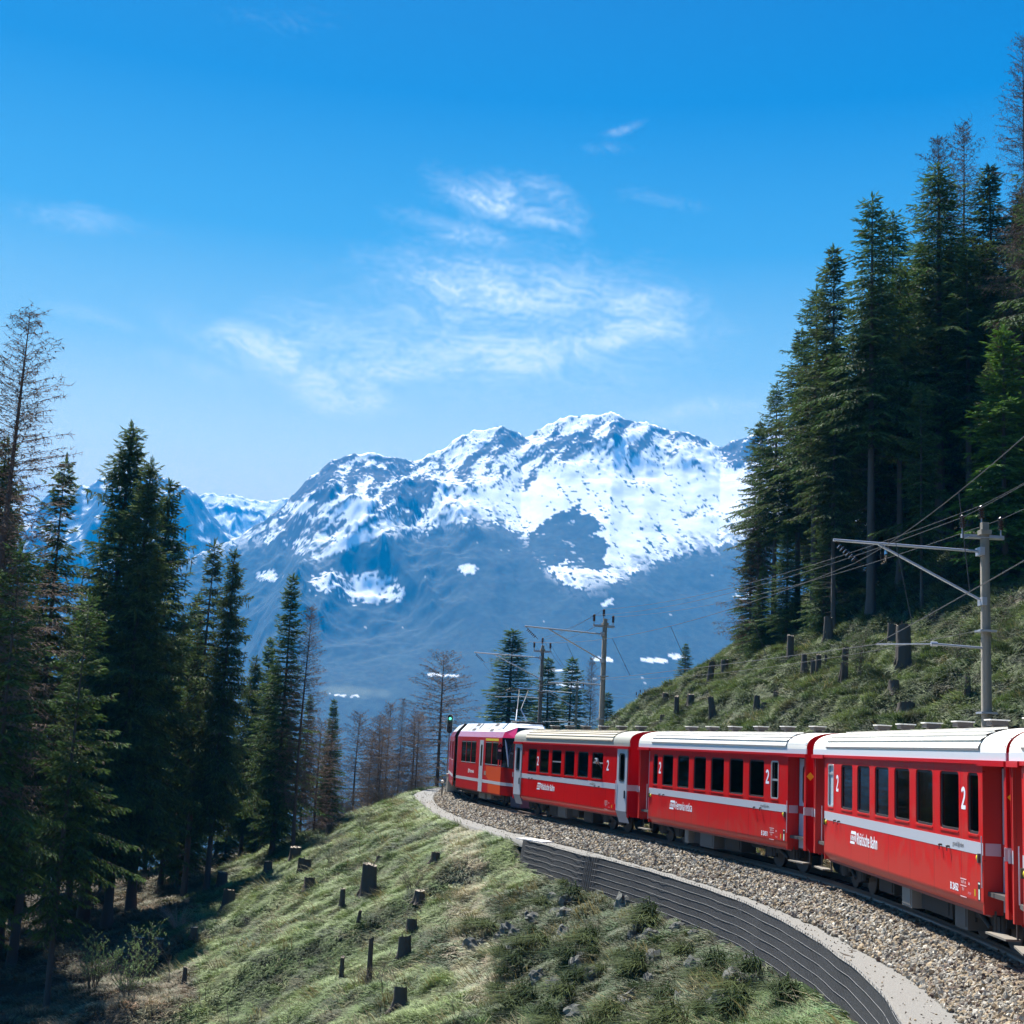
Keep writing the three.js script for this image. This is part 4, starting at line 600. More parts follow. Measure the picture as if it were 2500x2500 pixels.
// ---------------------------------------------------------------- overhead line
const concrete = std([0.22, 0.2, 0.165], 0.9, { bumpMap: pebbleBump, bumpScale: 0.004 }), ceramic = phys([0.045, 0.02, 0.015], 0.25), galv = std([0.34, 0.36, 0.4], 0.5, { metalness: 0.5 }), copper = std([0.08, 0.08, 0.085], 0.6, { metalness: 0.5 });
const insul = (x, y, z, k = 1) => { const p = []; for (let i = 0; i < 6; i++) p.push(new THREE.Vector2(0.05 * k, i * 0.05), new THREE.Vector2(0.1 * k, i * 0.05 + 0.02), new THREE.Vector2(0.05 * k, i * 0.05 + 0.04)); p.push(new THREE.Vector2(0.09 * k, 0.3), new THREE.Vector2(0, 0.36)); return new THREE.LatheGeometry(p, 10).translate(x, y, z); };
function mast(name, label, x, z, yaw, h, o = {}) {                      // local: -x reaches over the track
  const g = ground(x, z), y0 = Math.max(-1, Math.min(g, 6)) - 0.4, t = thing(name, label, 'catenary mast', [x, 0, z], yaw, 'masts of the overhead line');
  part('post', [new THREE.CylinderGeometry(0.12, 0.17, h - 0.35 - y0, 4, 1).rotateY(Math.PI / 4).translate(0, (h - 0.35 + y0) / 2, 0)], o.dark ? std([0.12, 0.11, 0.1], 0.85) : concrete, t);
  part('collar', [box(0.27, 0.12, 0.27, 0, h - 0.42, 0), box(0.17, 0.2, 0.17, 0, h - 0.26, 0)], concrete, t);
  const ca = part('crossarm', [box(o.wide ?? 1.1, 0.1, 0.1, 0.02, h - 0.5, -0.2), box(0.9, 0.02, 0.3, 0, h - 0.56, -0.05)], galv, t);
  for (const q of [-0.5, 0, 0.5]) { part('pin', tube([q, h - 0.5, -0.2], [q, h - (q ? 0.22 : -0.02), -0.2], 0.022), galv, ca); part('insulator', insul(q, h - (q ? 0.3 : 0.02), -0.2, 0.85), ceramic, ca); }
  if (o.arm !== 0) {
    const L = o.arm ?? 3.9; part('bracket_arm', [tube([0, h - 0.92, 0], [-L, h - 0.82, 0], 0.036), box(0.12, 0.2, 0.34, -0.12, h - 0.92, 0)], galv, t);
    part('brace', [tube([-0.05, h - 2.2, 0], [-L * 0.7, h - 0.88, 0], 0.035), box(0.12, 0.2, 0.34, -0.08, h - 2.2, 0)], galv, t);
    part('insulator', [0, 1, 2, 3, 4, 5].map((i) => new THREE.CylinderGeometry(0.07, 0.07, 0.03, 10).rotateZ(0.9).translate(-L + 0.15 + i * 0.075, h - 0.98 - i * 0.06, 0)).concat(tube([-L + 0.05, h - 0.83, 0], [-L + 0.7, h - 1.4, 0], 0.012)), ceramic, t);
    part('steady_arm', [tube([0, h - 3.38, 0], [-1.3, h - 3.34, 0], 0.03), tube([-1.3, h - 3.34, 0], [-2.8, h - 3.42, 0], 0.018), new THREE.CylinderGeometry(0.06, 0.06, 0.16, 8).rotateZ(Math.PI / 2).translate(-1.32, h - 3.34, 0)], galv, t);
  }
  part('band', [box(0.42, 0.05, 0.42, 0, h - 2.95, 0), box(0.4, 0.05, 0.4, 0, h - 5, 0)], galv, t);
  return t;
}
const mA = mast('catenary_mast', 'tall concrete catenary mast with bracket arm behind the nearest coach, right of the picture', 12.12, -33.7, 0.02, 9.55);
const mB = mast('catenary_mast', 'brown catenary mast with bracket arm above the beige roof of the first coach', 4.8, -65, 0.3, 9.6, { arm: 4.1 });
const mC = mast('catenary_mast', 'dark catenary mast just behind the railcar pantograph', 2.3, -82, 0.12, 9.4, { arm: 4.2, dark: 1 });
const mD = mast('catenary_mast', 'small distant catenary mast left of the cut hillside, among the far wires', 15.7, -155, -0.6, 9.8, { arm: 0 });
const mE = mast('catenary_mast', 'grey distant mast standing in front of the far spruces', 6.2, -113, -0.15, 8.6, { arm: 3.4 });
const mZ = [9.2, -4.5];
function wire(name, label, pts, sag, r, group) {                        // spans between supports, each hanging in its own curve
  const gs = []; for (let i = 0; i < pts.length - 1; i++) { const [a, b] = [pts[i], pts[i + 1]], c = []; for (let k = 0; k <= 14; k++) { const t = k / 14, d = Math.hypot(a[0] - b[0], a[2] - b[2]); c.push(new THREE.Vector3(lerp(a[0], b[0], t), lerp(a[1], b[1], t) - sag * 4 * t * (1 - t) * (d / 30) ** 2, lerp(a[2], b[2], t))); } gs.push(new THREE.TubeGeometry(new THREE.CatmullRomCurve3(c), 28, r, 5)); }
  const t = thing(name, label, 'overhead wire', [0, 0, 0], 0, group); part('cable', gs, copper, t); return t;
}
const at = (m, yaw, x, y) => [m.position.x + Math.cos(yaw) * x + Math.sin(yaw) * -0.2, y, m.position.z - Math.sin(yaw) * x + Math.cos(yaw) * -0.2];
for (const [q, y, nm] of [[-0.5, -0.02, 'leftmost feeder wire along the tops of the masts'], [0, 0.32, 'topmost feeder wire along the tops of the masts'], [0.5, -0.02, 'rightmost feeder wire along the tops of the masts']])
  wire('feeder_wire', nm, [[mZ[0] + q, 9.7 + y, mZ[1]], at(mA, 0.02, q, 9.55 + y), at(mB, 0.3, q, 9.6 + y), at(mC, 0.12, q, 9.4 + y), at(mE, -0.15, q, 8.6 + y), at(mD, -0.6, q, 9.8 + y)], 0.45, 0.007);
const top = [[5.6, 8.4, -4.5], [8.75, 8.15, -33.7], [1.2, 8.2, -65.9], [-1.3, 8.0, -82.4], [2.6, 7.2, -113.5], [10.5, 7.6, -150]], low = [[5.2, 6.1, -4.5], [9.3, 6.12, -33.7], [2.1, 6.15, -65.8], [-1.0, 6.05, -82.4], [2.0, 5.6, -113.5], [10, 6, -150]];
const mess = wire('messenger_wire', 'upper messenger cable hung from the bracket arms above the train', top, 0.55, 0.008), cont = wire('contact_wire', 'contact wire over the track, hung below the messenger cable', low, 0.05, 0.008);
for (let i = 0; i < 4; i++) for (const t of [0.2, 0.4, 0.6, 0.8]) { const d = Math.hypot(top[i][0] - top[i + 1][0], top[i][2] - top[i + 1][2]), f = (P, s) => [lerp(P[i][0], P[i + 1][0], t), lerp(P[i][1], P[i + 1][1], t) - s * 4 * t * (1 - t) * (d / 30) ** 2, lerp(P[i][2], P[i + 1][2], t)]; part('dropper', tube(f(top, 0.55), f(low, 0.05), 0.008, 0.008, 4), copper, mess); }
{ // pull-off wires to the track side, from mast to mast
  const w = wire('pull_off_wire', 'pull-off wire spanned between the lower parts of the masts', [[11.9, 6.6, -33.7], [4.7, 6.5, -65], [2.2, 6.3, -82], [6, 6.2, -113]], 0.3, 0.006);
  const s = thing('railway_signal', 'railway signal on a slim post showing a green light beside the railcar front', 'signal', [-3.5, 0, -92], 0.1);
  part('post', tube([0, -1.6, 0], [0, 4.1, 0], 0.055, 0.045), galv, s);
  const hs = roundRect(-0.19, 3.72, 0.19, 4.98, 0.18), hd = part('signal_head', ext(hs, 0.16, 0.01).translate(0, 0, -0.08), std([0.012, 0.012, 0.014], 0.5), s); part('border', ext((() => { const q = roundRect(-0.205, 3.705, 0.205, 4.995, 0.19); q.holes.push(roundRect(-0.185, 3.725, 0.185, 4.975, 0.18, THREE.Path)); return q; })(), 0.02).translate(0, 0, 0.08), std([0.6, 0.6, 0.6], 0.5), hd);
  part('green_signal_lamp', new THREE.SphereGeometry(0.085, 16, 10).scale(1, 1, 0.4).translate(0, 4.7, 0.1), std([0.05, 0.3, 0.2], 0.3, { emissive: new THREE.Color(0.12, 1, 0.6), emissiveIntensity: 0.9 }), hd); for (const y of [4.38, 4.06]) part('lens', new THREE.SphereGeometry(0.07, 14, 8).scale(1, 1, 0.4).translate(0, y, 0.1), black2(), hd);
  for (const y of [4.7, 4.38, 4.06]) part('hood', new THREE.CylinderGeometry(0.11, 0.11, 0.18, 14, 1, true, Math.PI / 2, Math.PI).rotateX(Math.PI / 2).translate(0, y, 0.17), std([0.012, 0.012, 0.014], 0.5), hd);
  const lamp = new THREE.PointLight(new THREE.Color(0.12, 1, 0.6), 0.05); lamp.position.set(-3.5 + 0.02, 4.7, -91.78); lamp.shadow.radius = 3; lamp.castShadow = true; scene.add(lamp);
  const c = thing('relay_cabinet', 'pale relay cabinet at the foot of the railway signal', 'cabinet', [-3.05, 0, -91], 0.1); part('case', new THREE.BoxGeometry(0.75, 1.7, 0.4).translate(0, 0.15, 0), std([0.5, 0.46, 0.38], 0.7), c); part('lid', box(0.85, 0.07, 0.5, 0, 1.03, 0), std([0.68, 0.66, 0.6], 0.7), c); part('door', box(0.66, 1.5, 0.02, 0, 0.15, 0.21), std([0.46, 0.43, 0.36], 0.7), c); part('handle', box(0.03, 0.16, 0.03, 0.25, 0.3, 0.235), galv, c);
  const wp = thing('marker_post', 'short white and black marker post left of the relay cabinet', 'marker post', [-3.75, 0, -91.5], 0); part('post', [tube([0, -1.5, 0], [0, 0.5, 0], 0.05)], std([0.08, 0.08, 0.08], 0.6), wp); part('cap', [new THREE.SphereGeometry(0.11, 10, 8).translate(0, 0.5, 0), new THREE.SphereGeometry(0.11, 10, 8).translate(-0.1, -0.62, 0)], std([0.75, 0.75, 0.7], 0.5), wp);
}
function black2() { return phys([0.02, 0.02, 0.02], 0.15); }
{ // the passenger leaning on the lowered window of the beige-roofed coach
  const yaw = 17.84 * Math.PI / 180, t = thing('person', 'person in dark clothes leaning on a lowered coach window and holding up a pale camera', 'person', [4.119, 0, -59.38], yaw);
  const bones = [[[-0.55, 1.2, 3.95], [-0.62, 2.05, 3.92], 0.15, 0.17], [[-0.62, 2.05, 3.92], [-0.8, 2.42, 3.88], 0.17, 0.18], [[-0.8, 2.4, 3.62], [-0.8, 2.4, 4.14], 0.1, 0.1], [[-0.84, 2.5, 3.88], [-0.92, 2.62, 3.88], 0.06, 0.055], [[-0.8, 2.42, 3.6], [-1.1, 2.3, 3.42], 0.065, 0.05], [[-1.1, 2.3, 3.42], [-1.3, 2.6, 3.58], 0.047, 0.036], [[-0.8, 2.42, 4.15], [-1.15, 2.25, 4.2], 0.065, 0.05], [[-1.15, 2.25, 4.2], [-1.34, 2.58, 3.98], 0.047, 0.036]];
  const smin = (a, b, k) => { const h = clamp(0.5 + 0.5 * (b - a) / k); return lerp(b, a, h) - k * h * (1 - h); };
  const capsule = (p, [a, b, r0, r1]) => { const ab = b.map((v, i) => v - a[i]), ap = p.map((v, i) => v - a[i]), h = clamp((ab[0] * ap[0] + ab[1] * ap[1] + ab[2] * ap[2]) / (ab[0] ** 2 + ab[1] ** 2 + ab[2] ** 2)); return Math.hypot(...ap.map((v, i) => v - ab[i] * h)) - lerp(r0, r1, h); };
  const march = (list, c, half, n, k) => { const mc = new MarchingCubes(n, std([1, 1, 1]), false, false, 60000); mc.isolation = 0; for (let z = 0; z < n; z++) for (let y = 0; y < n; y++) for (let x = 0; x < n; x++) { const p = [x, y, z].map((v, i) => c[i] + ((v - n / 2) / (n / 2)) * half); let d = 9; for (const b of list) d = smin(d, capsule(p, b), k); mc.field[x + y * n + z * n * n] = -d; } mc.update(); const m = mc.count, P = new Float32Array(m * 3), Nn = new Float32Array(m * 3); for (let i = 0; i < m; i++) for (let q = 0; q < 3; q++) { P[i * 3 + q] = mc.positionArray[i * 3 + q] * half + c[q]; Nn[i * 3 + q] = mc.normalArray[i * 3 + q]; } const g = new THREE.BufferGeometry(); g.setAttribute('position', new THREE.BufferAttribute(P, 3)); g.setAttribute('normal', new THREE.BufferAttribute(Nn, 3)); return g; };
  const body = march(bones, [-0.85, 2.0, 3.88], 0.95, 72, 0.05), skin = std([0.42, 0.22, 0.15], 0.55);
  const hx = [-0.98, 2.74, 3.86], head = march([[[hx[0], hx[1] - 0.03, hx[2]], [hx[0], hx[1] + 0.05, hx[2]], 0.082, 0.095], [[hx[0] - 0.06, hx[1] - 0.09, hx[2]], [hx[0] - 0.02, hx[1], hx[2]], 0.045, 0.07], [[hx[0] - 0.1, hx[1] + 0.02, hx[2]], [hx[0] - 0.118, hx[1] - 0.025, hx[2]], 0.014, 0.02], [[hx[0], hx[1], hx[2] - 0.095], [hx[0], hx[1] + 0.03, hx[2] - 0.095], 0.018, 0.02], [[hx[0], hx[1], hx[2] + 0.095], [hx[0], hx[1] + 0.03, hx[2] + 0.095], 0.018, 0.02]], hx, 0.2, 40, 0.015);
  const hands = [[-1.32, 2.63, 3.6], [-1.36, 2.61, 3.95]].map((c, s) => march([[[c[0], c[1] - 0.03, c[2]], [c[0] - 0.01, c[1] + 0.03, c[2]], 0.03, 0.034], ...[-1.5, -0.5, 0.5, 1.5].flatMap((f) => { const b = [c[0] - 0.02, c[1] + 0.05, c[2] + f * 0.019], e = [c[0] - 0.045, c[1] + 0.085 + 0.006 * (1.5 - Math.abs(f)), c[2] + f * 0.018 + (s ? -0.02 : 0.02)]; return [[b, e, 0.009, 0.008], [e, [e[0] + 0.02, e[1] + 0.018, e[2] + (s ? -0.022 : 0.022)], 0.008, 0.007]]; }), [[c[0], c[1] + 0.01, c[2] + (s ? -0.03 : 0.03)], [c[0] - 0.01, c[1] + 0.06, c[2] + (s ? -0.055 : 0.055)], 0.011, 0.009]], c, 0.14, 44, 0.006));
  part('body', body, std([0.03, 0.032, 0.045], 0.85), t); part('head', head, skin, t); part('hand', hands[0], skin, t); part('hand', hands[1], skin, t);
  part('hair', new THREE.SphereGeometry(0.105, 18, 12, 0, Math.PI * 2, 0, 1.75).rotateZ(-0.5).translate(hx[0] + 0.012, hx[1] + 0.045, hx[2]), std([0.025, 0.018, 0.012], 0.7), t); for (const s of [-1, 1]) part('eye', new THREE.SphereGeometry(0.013, 8, 6).translate(hx[0] - 0.085, hx[1] + 0.025, hx[2] + s * 0.034), std([0.03, 0.03, 0.03], 0.2), t); part('mouth', box(0.008, 0.008, 0.045, hx[0] - 0.1, hx[1] - 0.058, hx[2]), std([0.28, 0.09, 0.08], 0.6), t);
  const cam = thing('camera', 'small pale camera held up in the hands of the person at the window', 'camera', [4.119, 0, -59.38], yaw); part('case', [box(0.07, 0.12, 0.24, -1.4, 2.73, 3.78), box(0.05, 0.035, 0.09, -1.4, 2.8, 3.78)], std([0.7, 0.7, 0.72], 0.4), cam); part('lens', new THREE.CylinderGeometry(0.038, 0.042, 0.08, 16).rotateZ(Math.PI / 2).translate(-1.47, 2.73, 3.78), black2(), cam);
}
// ---------------------------------------------------------------- trees: three-dimensional twig work on real limbs
const barkDark = std([0.085, 0.072, 0.064], 0.95), barkLarch = std([0.11, 0.08, 0.062], 0.95), twigMat = std([0.17, 0.11, 0.075], 0.95);
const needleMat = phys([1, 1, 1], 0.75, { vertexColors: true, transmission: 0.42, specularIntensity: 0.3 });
function trunkGeo(h, r, seed, bend = 0.15) {
  const n = 14, pos = [], idx = [], k = 8, q = mulberry(seed), bx = (q() - 0.5) * bend, bz = (q() - 0.5) * bend;
  for (let i = 0; i <= n; i++) { const t = i / n, rr = r * (Math.pow(1 - t, 0.85) * 0.93 + 0.03) * (1 + 0.55 * Math.exp(-t * 26)); for (let j = 0; j <= k; j++) { const a = j / k * 6.2832, f = 1 + 0.12 * n3(Math.cos(a) * 1.5, t * 9, Math.sin(a) * 1.5 + seed) + 0.18 * Math.exp(-t * 22) * Math.sin(a * 5); pos.push(Math.cos(a) * rr * f + bx * Math.sin(t * 4), t * h - 0.6 * (1 - t), Math.sin(a) * rr * f + bz * Math.sin(t * 3.3)); } }
  for (let i = 0; i < n; i++) for (let j = 0; j < k; j++) { const a = i * (k + 1) + j, b = a + k + 1; idx.push(a, b, a + 1, a + 1, b, b + 1); }
  const g = raw(pos, idx); g.computeVertexNormals(); return g;
}
function spruce(seed, h, o) {                                           // { base, spread, ragged, hang, tone, dead }
  const r = mulberry(seed), P = [], C = [], LP = [], tri = (a, b, c, col) => { P.push(...a, ...b, ...c); for (let i = 0; i < 3; i++) C.push(...col); };
  const add = (a, d, l) => [a[0] + d[0] * l, a[1] + d[1] * l, a[2] + d[2] * l], unit = (v) => { const l = Math.hypot(...v) || 1; return v.map((q) => q / l); }, cross = (a, b) => [a[1] * b[2] - a[2] * b[1], a[2] * b[0] - a[0] * b[2], a[0] * b[1] - a[1] * b[0]];
  const limb = (a, b, w) => { const d = unit(b.map((v, i) => v - a[i])), s = unit(cross(d, [0.3, 1, 0.2])), u = cross(s, d); for (const [m, n] of [[s, u], [u, s.map((v) => -v)], [s.map((v) => -v), u.map((v) => -v)]]) LP.push(...add(a, m, w), ...b, ...add(a, n, w)); };
  const sprig = (p, d, l, w, tone) => {                                 // a needle-clad twig: two crossed slivers
    const s = unit(cross(d, [r() - 0.5, 1.2 * r(), r() - 0.5])), u = cross(s, d), tip = add(p, d, l), mid = add(p, d, l * 0.42);
    for (const m of [s, u]) { tri(add(p, m, w * 0.35), add(mid, m, w), tip, tone); tri(add(p, m, -w * 0.35), tip, add(mid, m, -w), tone); }
  };
  let y = h * o.base;
  while (y < h - 0.25) {
    const t = (y - h * o.base) / (h * (1 - o.base)), env = o.spread * Math.pow(1 - t, o.shape ?? 0.8) * Math.min(1, 0.35 + t * 4.5) + 0.12;
    const nb = t > 0.93 ? 4 : 6 + Math.floor(r() * 3), a0 = r() * 6.28;
    for (let b = 0; b < nb; b++) {
      if (r() < o.ragged) continue;
      const a = a0 + b * 6.283 / nb + (r() - 0.5) * 0.7, L = env * (0.42 + 0.8 * r()) * (1 + 0.35 * n2(a * 0.8 + seed, y * 0.45)) * (n2(a * 1.3 + seed * 3, y * 0.6) < -0.45 ? 0.45 : 1), rise = lerp(-0.15, 0.75, Math.pow(t, 1.5)), sag = lerp(0.55, 0.12, t) * (0.8 + 0.5 * r());
      const out = [Math.cos(a), 0, Math.sin(a)], yy = y + (r() - 0.5) * 0.25, at = (q) => [out[0] * L * q, yy + L * (rise * q - sag * q * q + 0.42 * sag * q * q * q), out[2] * L * q];
      const seg = Math.max(2, Math.ceil(L / 0.6)); for (let i = 0; i < seg; i++) limb(at(i / seg), at((i + 1) / seg), 0.006 + 0.011 * L * (1 - i / seg) ** 1.2 * 0.5);
      const step = o.step ?? 0.19, side = [-out[2], 0, out[0]]; let q = t > 0.9 ? 0.05 : 0.07 + 0.1 * r();
      while (q < 1) {
        const p = at(q), nx = at(Math.min(1, q + 0.05)), dir = unit(nx.map((v, i) => v - p[i])), tw = Math.min(1.05, 0.24 + 0.5 * L * (1 - q)) * (0.6 + 0.6 * r());
        for (const s of [-1, 1]) {
          const ang = 0.75 + 0.35 * r(), d = unit([dir[0] * Math.cos(ang) + side[0] * s * Math.sin(ang), dir[1] * Math.cos(ang) - o.hang * (0.25 + 0.75 * r()), dir[2] * Math.cos(ang) + side[2] * s * Math.sin(ang)]);
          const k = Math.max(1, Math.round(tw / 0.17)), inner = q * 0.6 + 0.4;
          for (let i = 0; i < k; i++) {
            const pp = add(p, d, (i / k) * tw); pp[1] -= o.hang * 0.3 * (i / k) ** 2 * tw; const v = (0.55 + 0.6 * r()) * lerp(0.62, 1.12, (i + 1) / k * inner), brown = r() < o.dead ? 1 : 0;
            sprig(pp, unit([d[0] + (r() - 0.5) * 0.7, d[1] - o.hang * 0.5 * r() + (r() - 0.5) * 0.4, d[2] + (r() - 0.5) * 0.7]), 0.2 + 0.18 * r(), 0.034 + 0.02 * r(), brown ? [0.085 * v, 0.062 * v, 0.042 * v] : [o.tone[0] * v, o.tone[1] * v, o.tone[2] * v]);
          }
        }
        if (o.hang > 0.5 && r() < 0.75) { const l = 0.25 + 0.5 * r() * Math.min(1, L); for (let i = 0; i < 2; i++) { const v = 0.5 + 0.5 * r(); sprig([p[0], p[1] - i * l * 0.5, p[2]], unit([(r() - 0.5) * 0.4, -1, (r() - 0.5) * 0.4]), l * 0.7, 0.04, [o.tone[0] * v, o.tone[1] * v, o.tone[2] * v]); } }
        q += step / Math.max(0.5, L) * (0.75 + 0.5 * r());
      }
      sprig(at(0.9), unit(at(1).map((v, i) => v - at(0.9)[i])), 0.4, 0.05, o.tone);
    }
    y += (t > 0.85 ? 0.26 : 0.36) * (0.7 + 0.6 * r()) * (o.gap ?? 1);
  }
  for (let i = 0; i < 6; i++) sprig([0, h - 0.5 + i * 0.07, 0], unit([(r() - 0.5) * 0.8, 1, (r() - 0.5) * 0.8]), 0.4, 0.05, o.tone);
  if (o.base > 0.15) for (let i = 0; i < 70 * o.base * h / 10; i++) { const a = r() * 6.28, yy = h * o.base * (0.25 + 0.8 * r()), l = 0.4 + 1.6 * r(); limb([0, yy, 0], [Math.cos(a) * l, yy - 0.3 * l * r(), Math.sin(a) * l], 0.018); }
  const crown = raw(P, null, C); crown.computeVertexNormals(); const limbs = raw(LP); limbs.computeVertexNormals(); return { h, trunk: trunkGeo(h, o.girth ?? 0.3, seed), crown, limbs, needles: 1 };
}
function larch(seed, h, o) {                                            // bare in spring: long limbs, hanging whips set with knots
  const r = mulberry(seed), LP = [], TP = [], add = (a, d, l) => [a[0] + d[0] * l, a[1] + d[1] * l, a[2] + d[2] * l], unit = (v) => { const l = Math.hypot(...v) || 1; return v.map((q) => q / l); }, cross = (a, b) => [a[1] * b[2] - a[2] * b[1], a[2] * b[0] - a[0] * b[2], a[0] * b[1] - a[1] * b[0]];
  const rod = (T, a, b, w) => { const d = unit(b.map((v, i) => v - a[i])), s = unit(cross(d, [0.3, 1, 0.2])), u = cross(s, d), m = [s, add(s.map((v) => -0.5 * v), u, 0.87), add(s.map((v) => -0.5 * v), u, -0.87)]; for (let i = 0; i < 3; i++) T.push(...add(a, m[i], w), ...b, ...add(a, m[(i + 1) % 3], w)); };
  let y = h * o.base;
  while (y < h - 0.2) {
    const t = (y - h * o.base) / (h * (1 - o.base)), env = o.spread * (Math.pow(1 - t, 0.62) * 0.95 + 0.08) * Math.min(1, 0.5 + 3 * t), nb = 3 + Math.floor(r() * 3), a0 = r() * 6.28;
    for (let b = 0; b < nb; b++) {
      const a = a0 + b * 6.283 / nb + (r() - 0.5) * 0.8, L = env * (0.45 + 0.7 * r()), rise = lerp(0.02, 1.0, t ** 2), sag = lerp(0.45, 0.15, t) * (0.6 + 0.8 * r()), at = (q) => [Math.cos(a) * L * q + 0.05 * L * Math.sin(q * 5 + b), y + L * (rise * q - sag * q * q + 0.75 * sag * q ** 3), Math.sin(a) * L * q];
      const seg = 4; for (let i = 0; i < seg; i++) rod(LP, at(i / seg), at((i + 1) / seg), 0.008 + 0.017 * L * 0.6 * (1 - i / seg));
      for (let q = 0.14 + 0.1 * r(); q < 1; q += (0.085 + 0.07 * r()) / Math.max(0.6, L)) {
        const p = at(q), l = (0.25 + 0.6 * r()) * Math.min(1, 0.35 + L * 0.4), sd = r() < 0.5 ? -1 : 1, d = unit([Math.cos(a) * 0.5 - Math.sin(a) * sd * (0.5 + r() * 0.6), lerp(-0.9, 0.5, t) * (0.4 + 0.8 * r()), Math.sin(a) * 0.5 + Math.cos(a) * sd * (0.5 + r() * 0.6)]), m = add(p, d, l * 0.5), e = add(m, unit([d[0], d[1] - 0.7 + t, d[2]]), l * 0.5);
        rod(TP, p, m, 0.014); rod(TP, m, e, 0.012);
        for (let k = 0; k < 3; k++) { const s = add(k ? m : p, d, l * 0.4 * r()), f = unit([r() - 0.5, r() - 0.6, r() - 0.5]); rod(TP, s, add(s, f, 0.14 + 0.22 * r()), 0.012); }
        if (r() < o.cones) { const s = add(m, d, 0.05); rod(TP, s, add(s, [r() * 0.1, -0.09, r() * 0.1], 1), 0.03); }
      }
    }
    y += 0.26 * (0.6 + 0.8 * r());
  }
  const crown = raw(TP); crown.computeVertexNormals(); const limbs = raw(LP); limbs.computeVertexNormals(); return { h, trunk: trunkGeo(h, o.girth ?? 0.26, seed, 0.35), crown, limbs };
}
const DG = [0.118, 0.172, 0.044], MG = [0.108, 0.185, 0.044], LG = [0.13, 0.25, 0.03];
const kinds = {
  S0: spruce(101, 26, { base: 0.13, spread: 3.9, ragged: 0.08, hang: 0.55, tone: DG, dead: 0.05, girth: 0.25 }), S1: spruce(102, 24, { base: 0.2, spread: 3.4, ragged: 0.12, hang: 0.6, tone: DG, dead: 0.08, girth: 0.23 }), S2: spruce(103, 22, { base: 0.07, spread: 3.0, ragged: 0.08, hang: 0.4, tone: MG, dead: 0.04, shape: 0.9, girth: 0.2 }),
  S3: spruce(104, 22, { base: 0.28, spread: 2.6, ragged: 0.22, hang: 0.5, tone: DG, dead: 0.16, gap: 1.05, girth: 0.2 }), S4: spruce(105, 18, { base: 0.04, spread: 3.0, ragged: 0.06, hang: 0.35, tone: MG, dead: 0.03, shape: 0.9, girth: 0.17 }), S5: spruce(108, 25, { base: 0.4, spread: 3.3, ragged: 0.14, hang: 0.5, tone: MG, dead: 0.06, girth: 0.24, shape: 0.75 }), S6: spruce(109, 23, { base: 0.34, spread: 2.8, ragged: 0.2, hang: 0.45, tone: DG, dead: 0.1, girth: 0.2, shape: 0.85 }), G: spruce(106, 13, { base: 0.02, spread: 2.3, ragged: 0.05, hang: 0.4, tone: LG, dead: 0.02, girth: 0.13, step: 0.19 }), N: spruce(107, 19, { base: 0.2, spread: 3.0, ragged: 0.34, hang: 0.45, tone: [0.11, 0.185, 0.04], dead: 0.08, girth: 0.16, step: 0.2, gap: 1.25, shape: 0.6 }),
  L0: larch(201, 30, { base: 0.26, spread: 3.4, cones: 0.3, girth: 0.25 }), L1: larch(202, 24, { base: 0.2, spread: 3.0, cones: 0.25, girth: 0.18 }), L2: larch(203, 11, { base: 0.05, spread: 2.7, cones: 0.1, girth: 0.11 }), L3: larch(204, 12, { base: 0.04, spread: 3.6, cones: 0.1, girth: 0.13 }),
};
if (globalThis.DEV) for (const k in kinds) console.log(k, kinds[k].crown.attributes.position.count / 3, kinds[k].limbs.attributes.position.count / 3);
const protos = {};
function plant(kind, name, label, x, z, h, turn, wide = 1, group) {
  const k = kinds[kind], y = ground(x, z) - 0.1, s = h / k.h, sc = [s * wide, s, s * wide];
  if (!protos[kind]) {
    const t = thing(name, label, 'tree', [x, y, z], turn, group); t.scale.set(...sc);
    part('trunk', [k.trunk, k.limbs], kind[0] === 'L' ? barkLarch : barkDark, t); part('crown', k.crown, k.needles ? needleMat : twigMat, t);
    return (protos[kind] = t);
  }
  return copyOf(protos[kind], name, label, [x, y, z], turn, sc, group);
}
const WL = 'trees of the dark wood on the left', WR = 'trees of the wood on the right-hand hillside', WM = 'trees beyond the railcar', WB = 'bare larches at the end of the grassy spur';
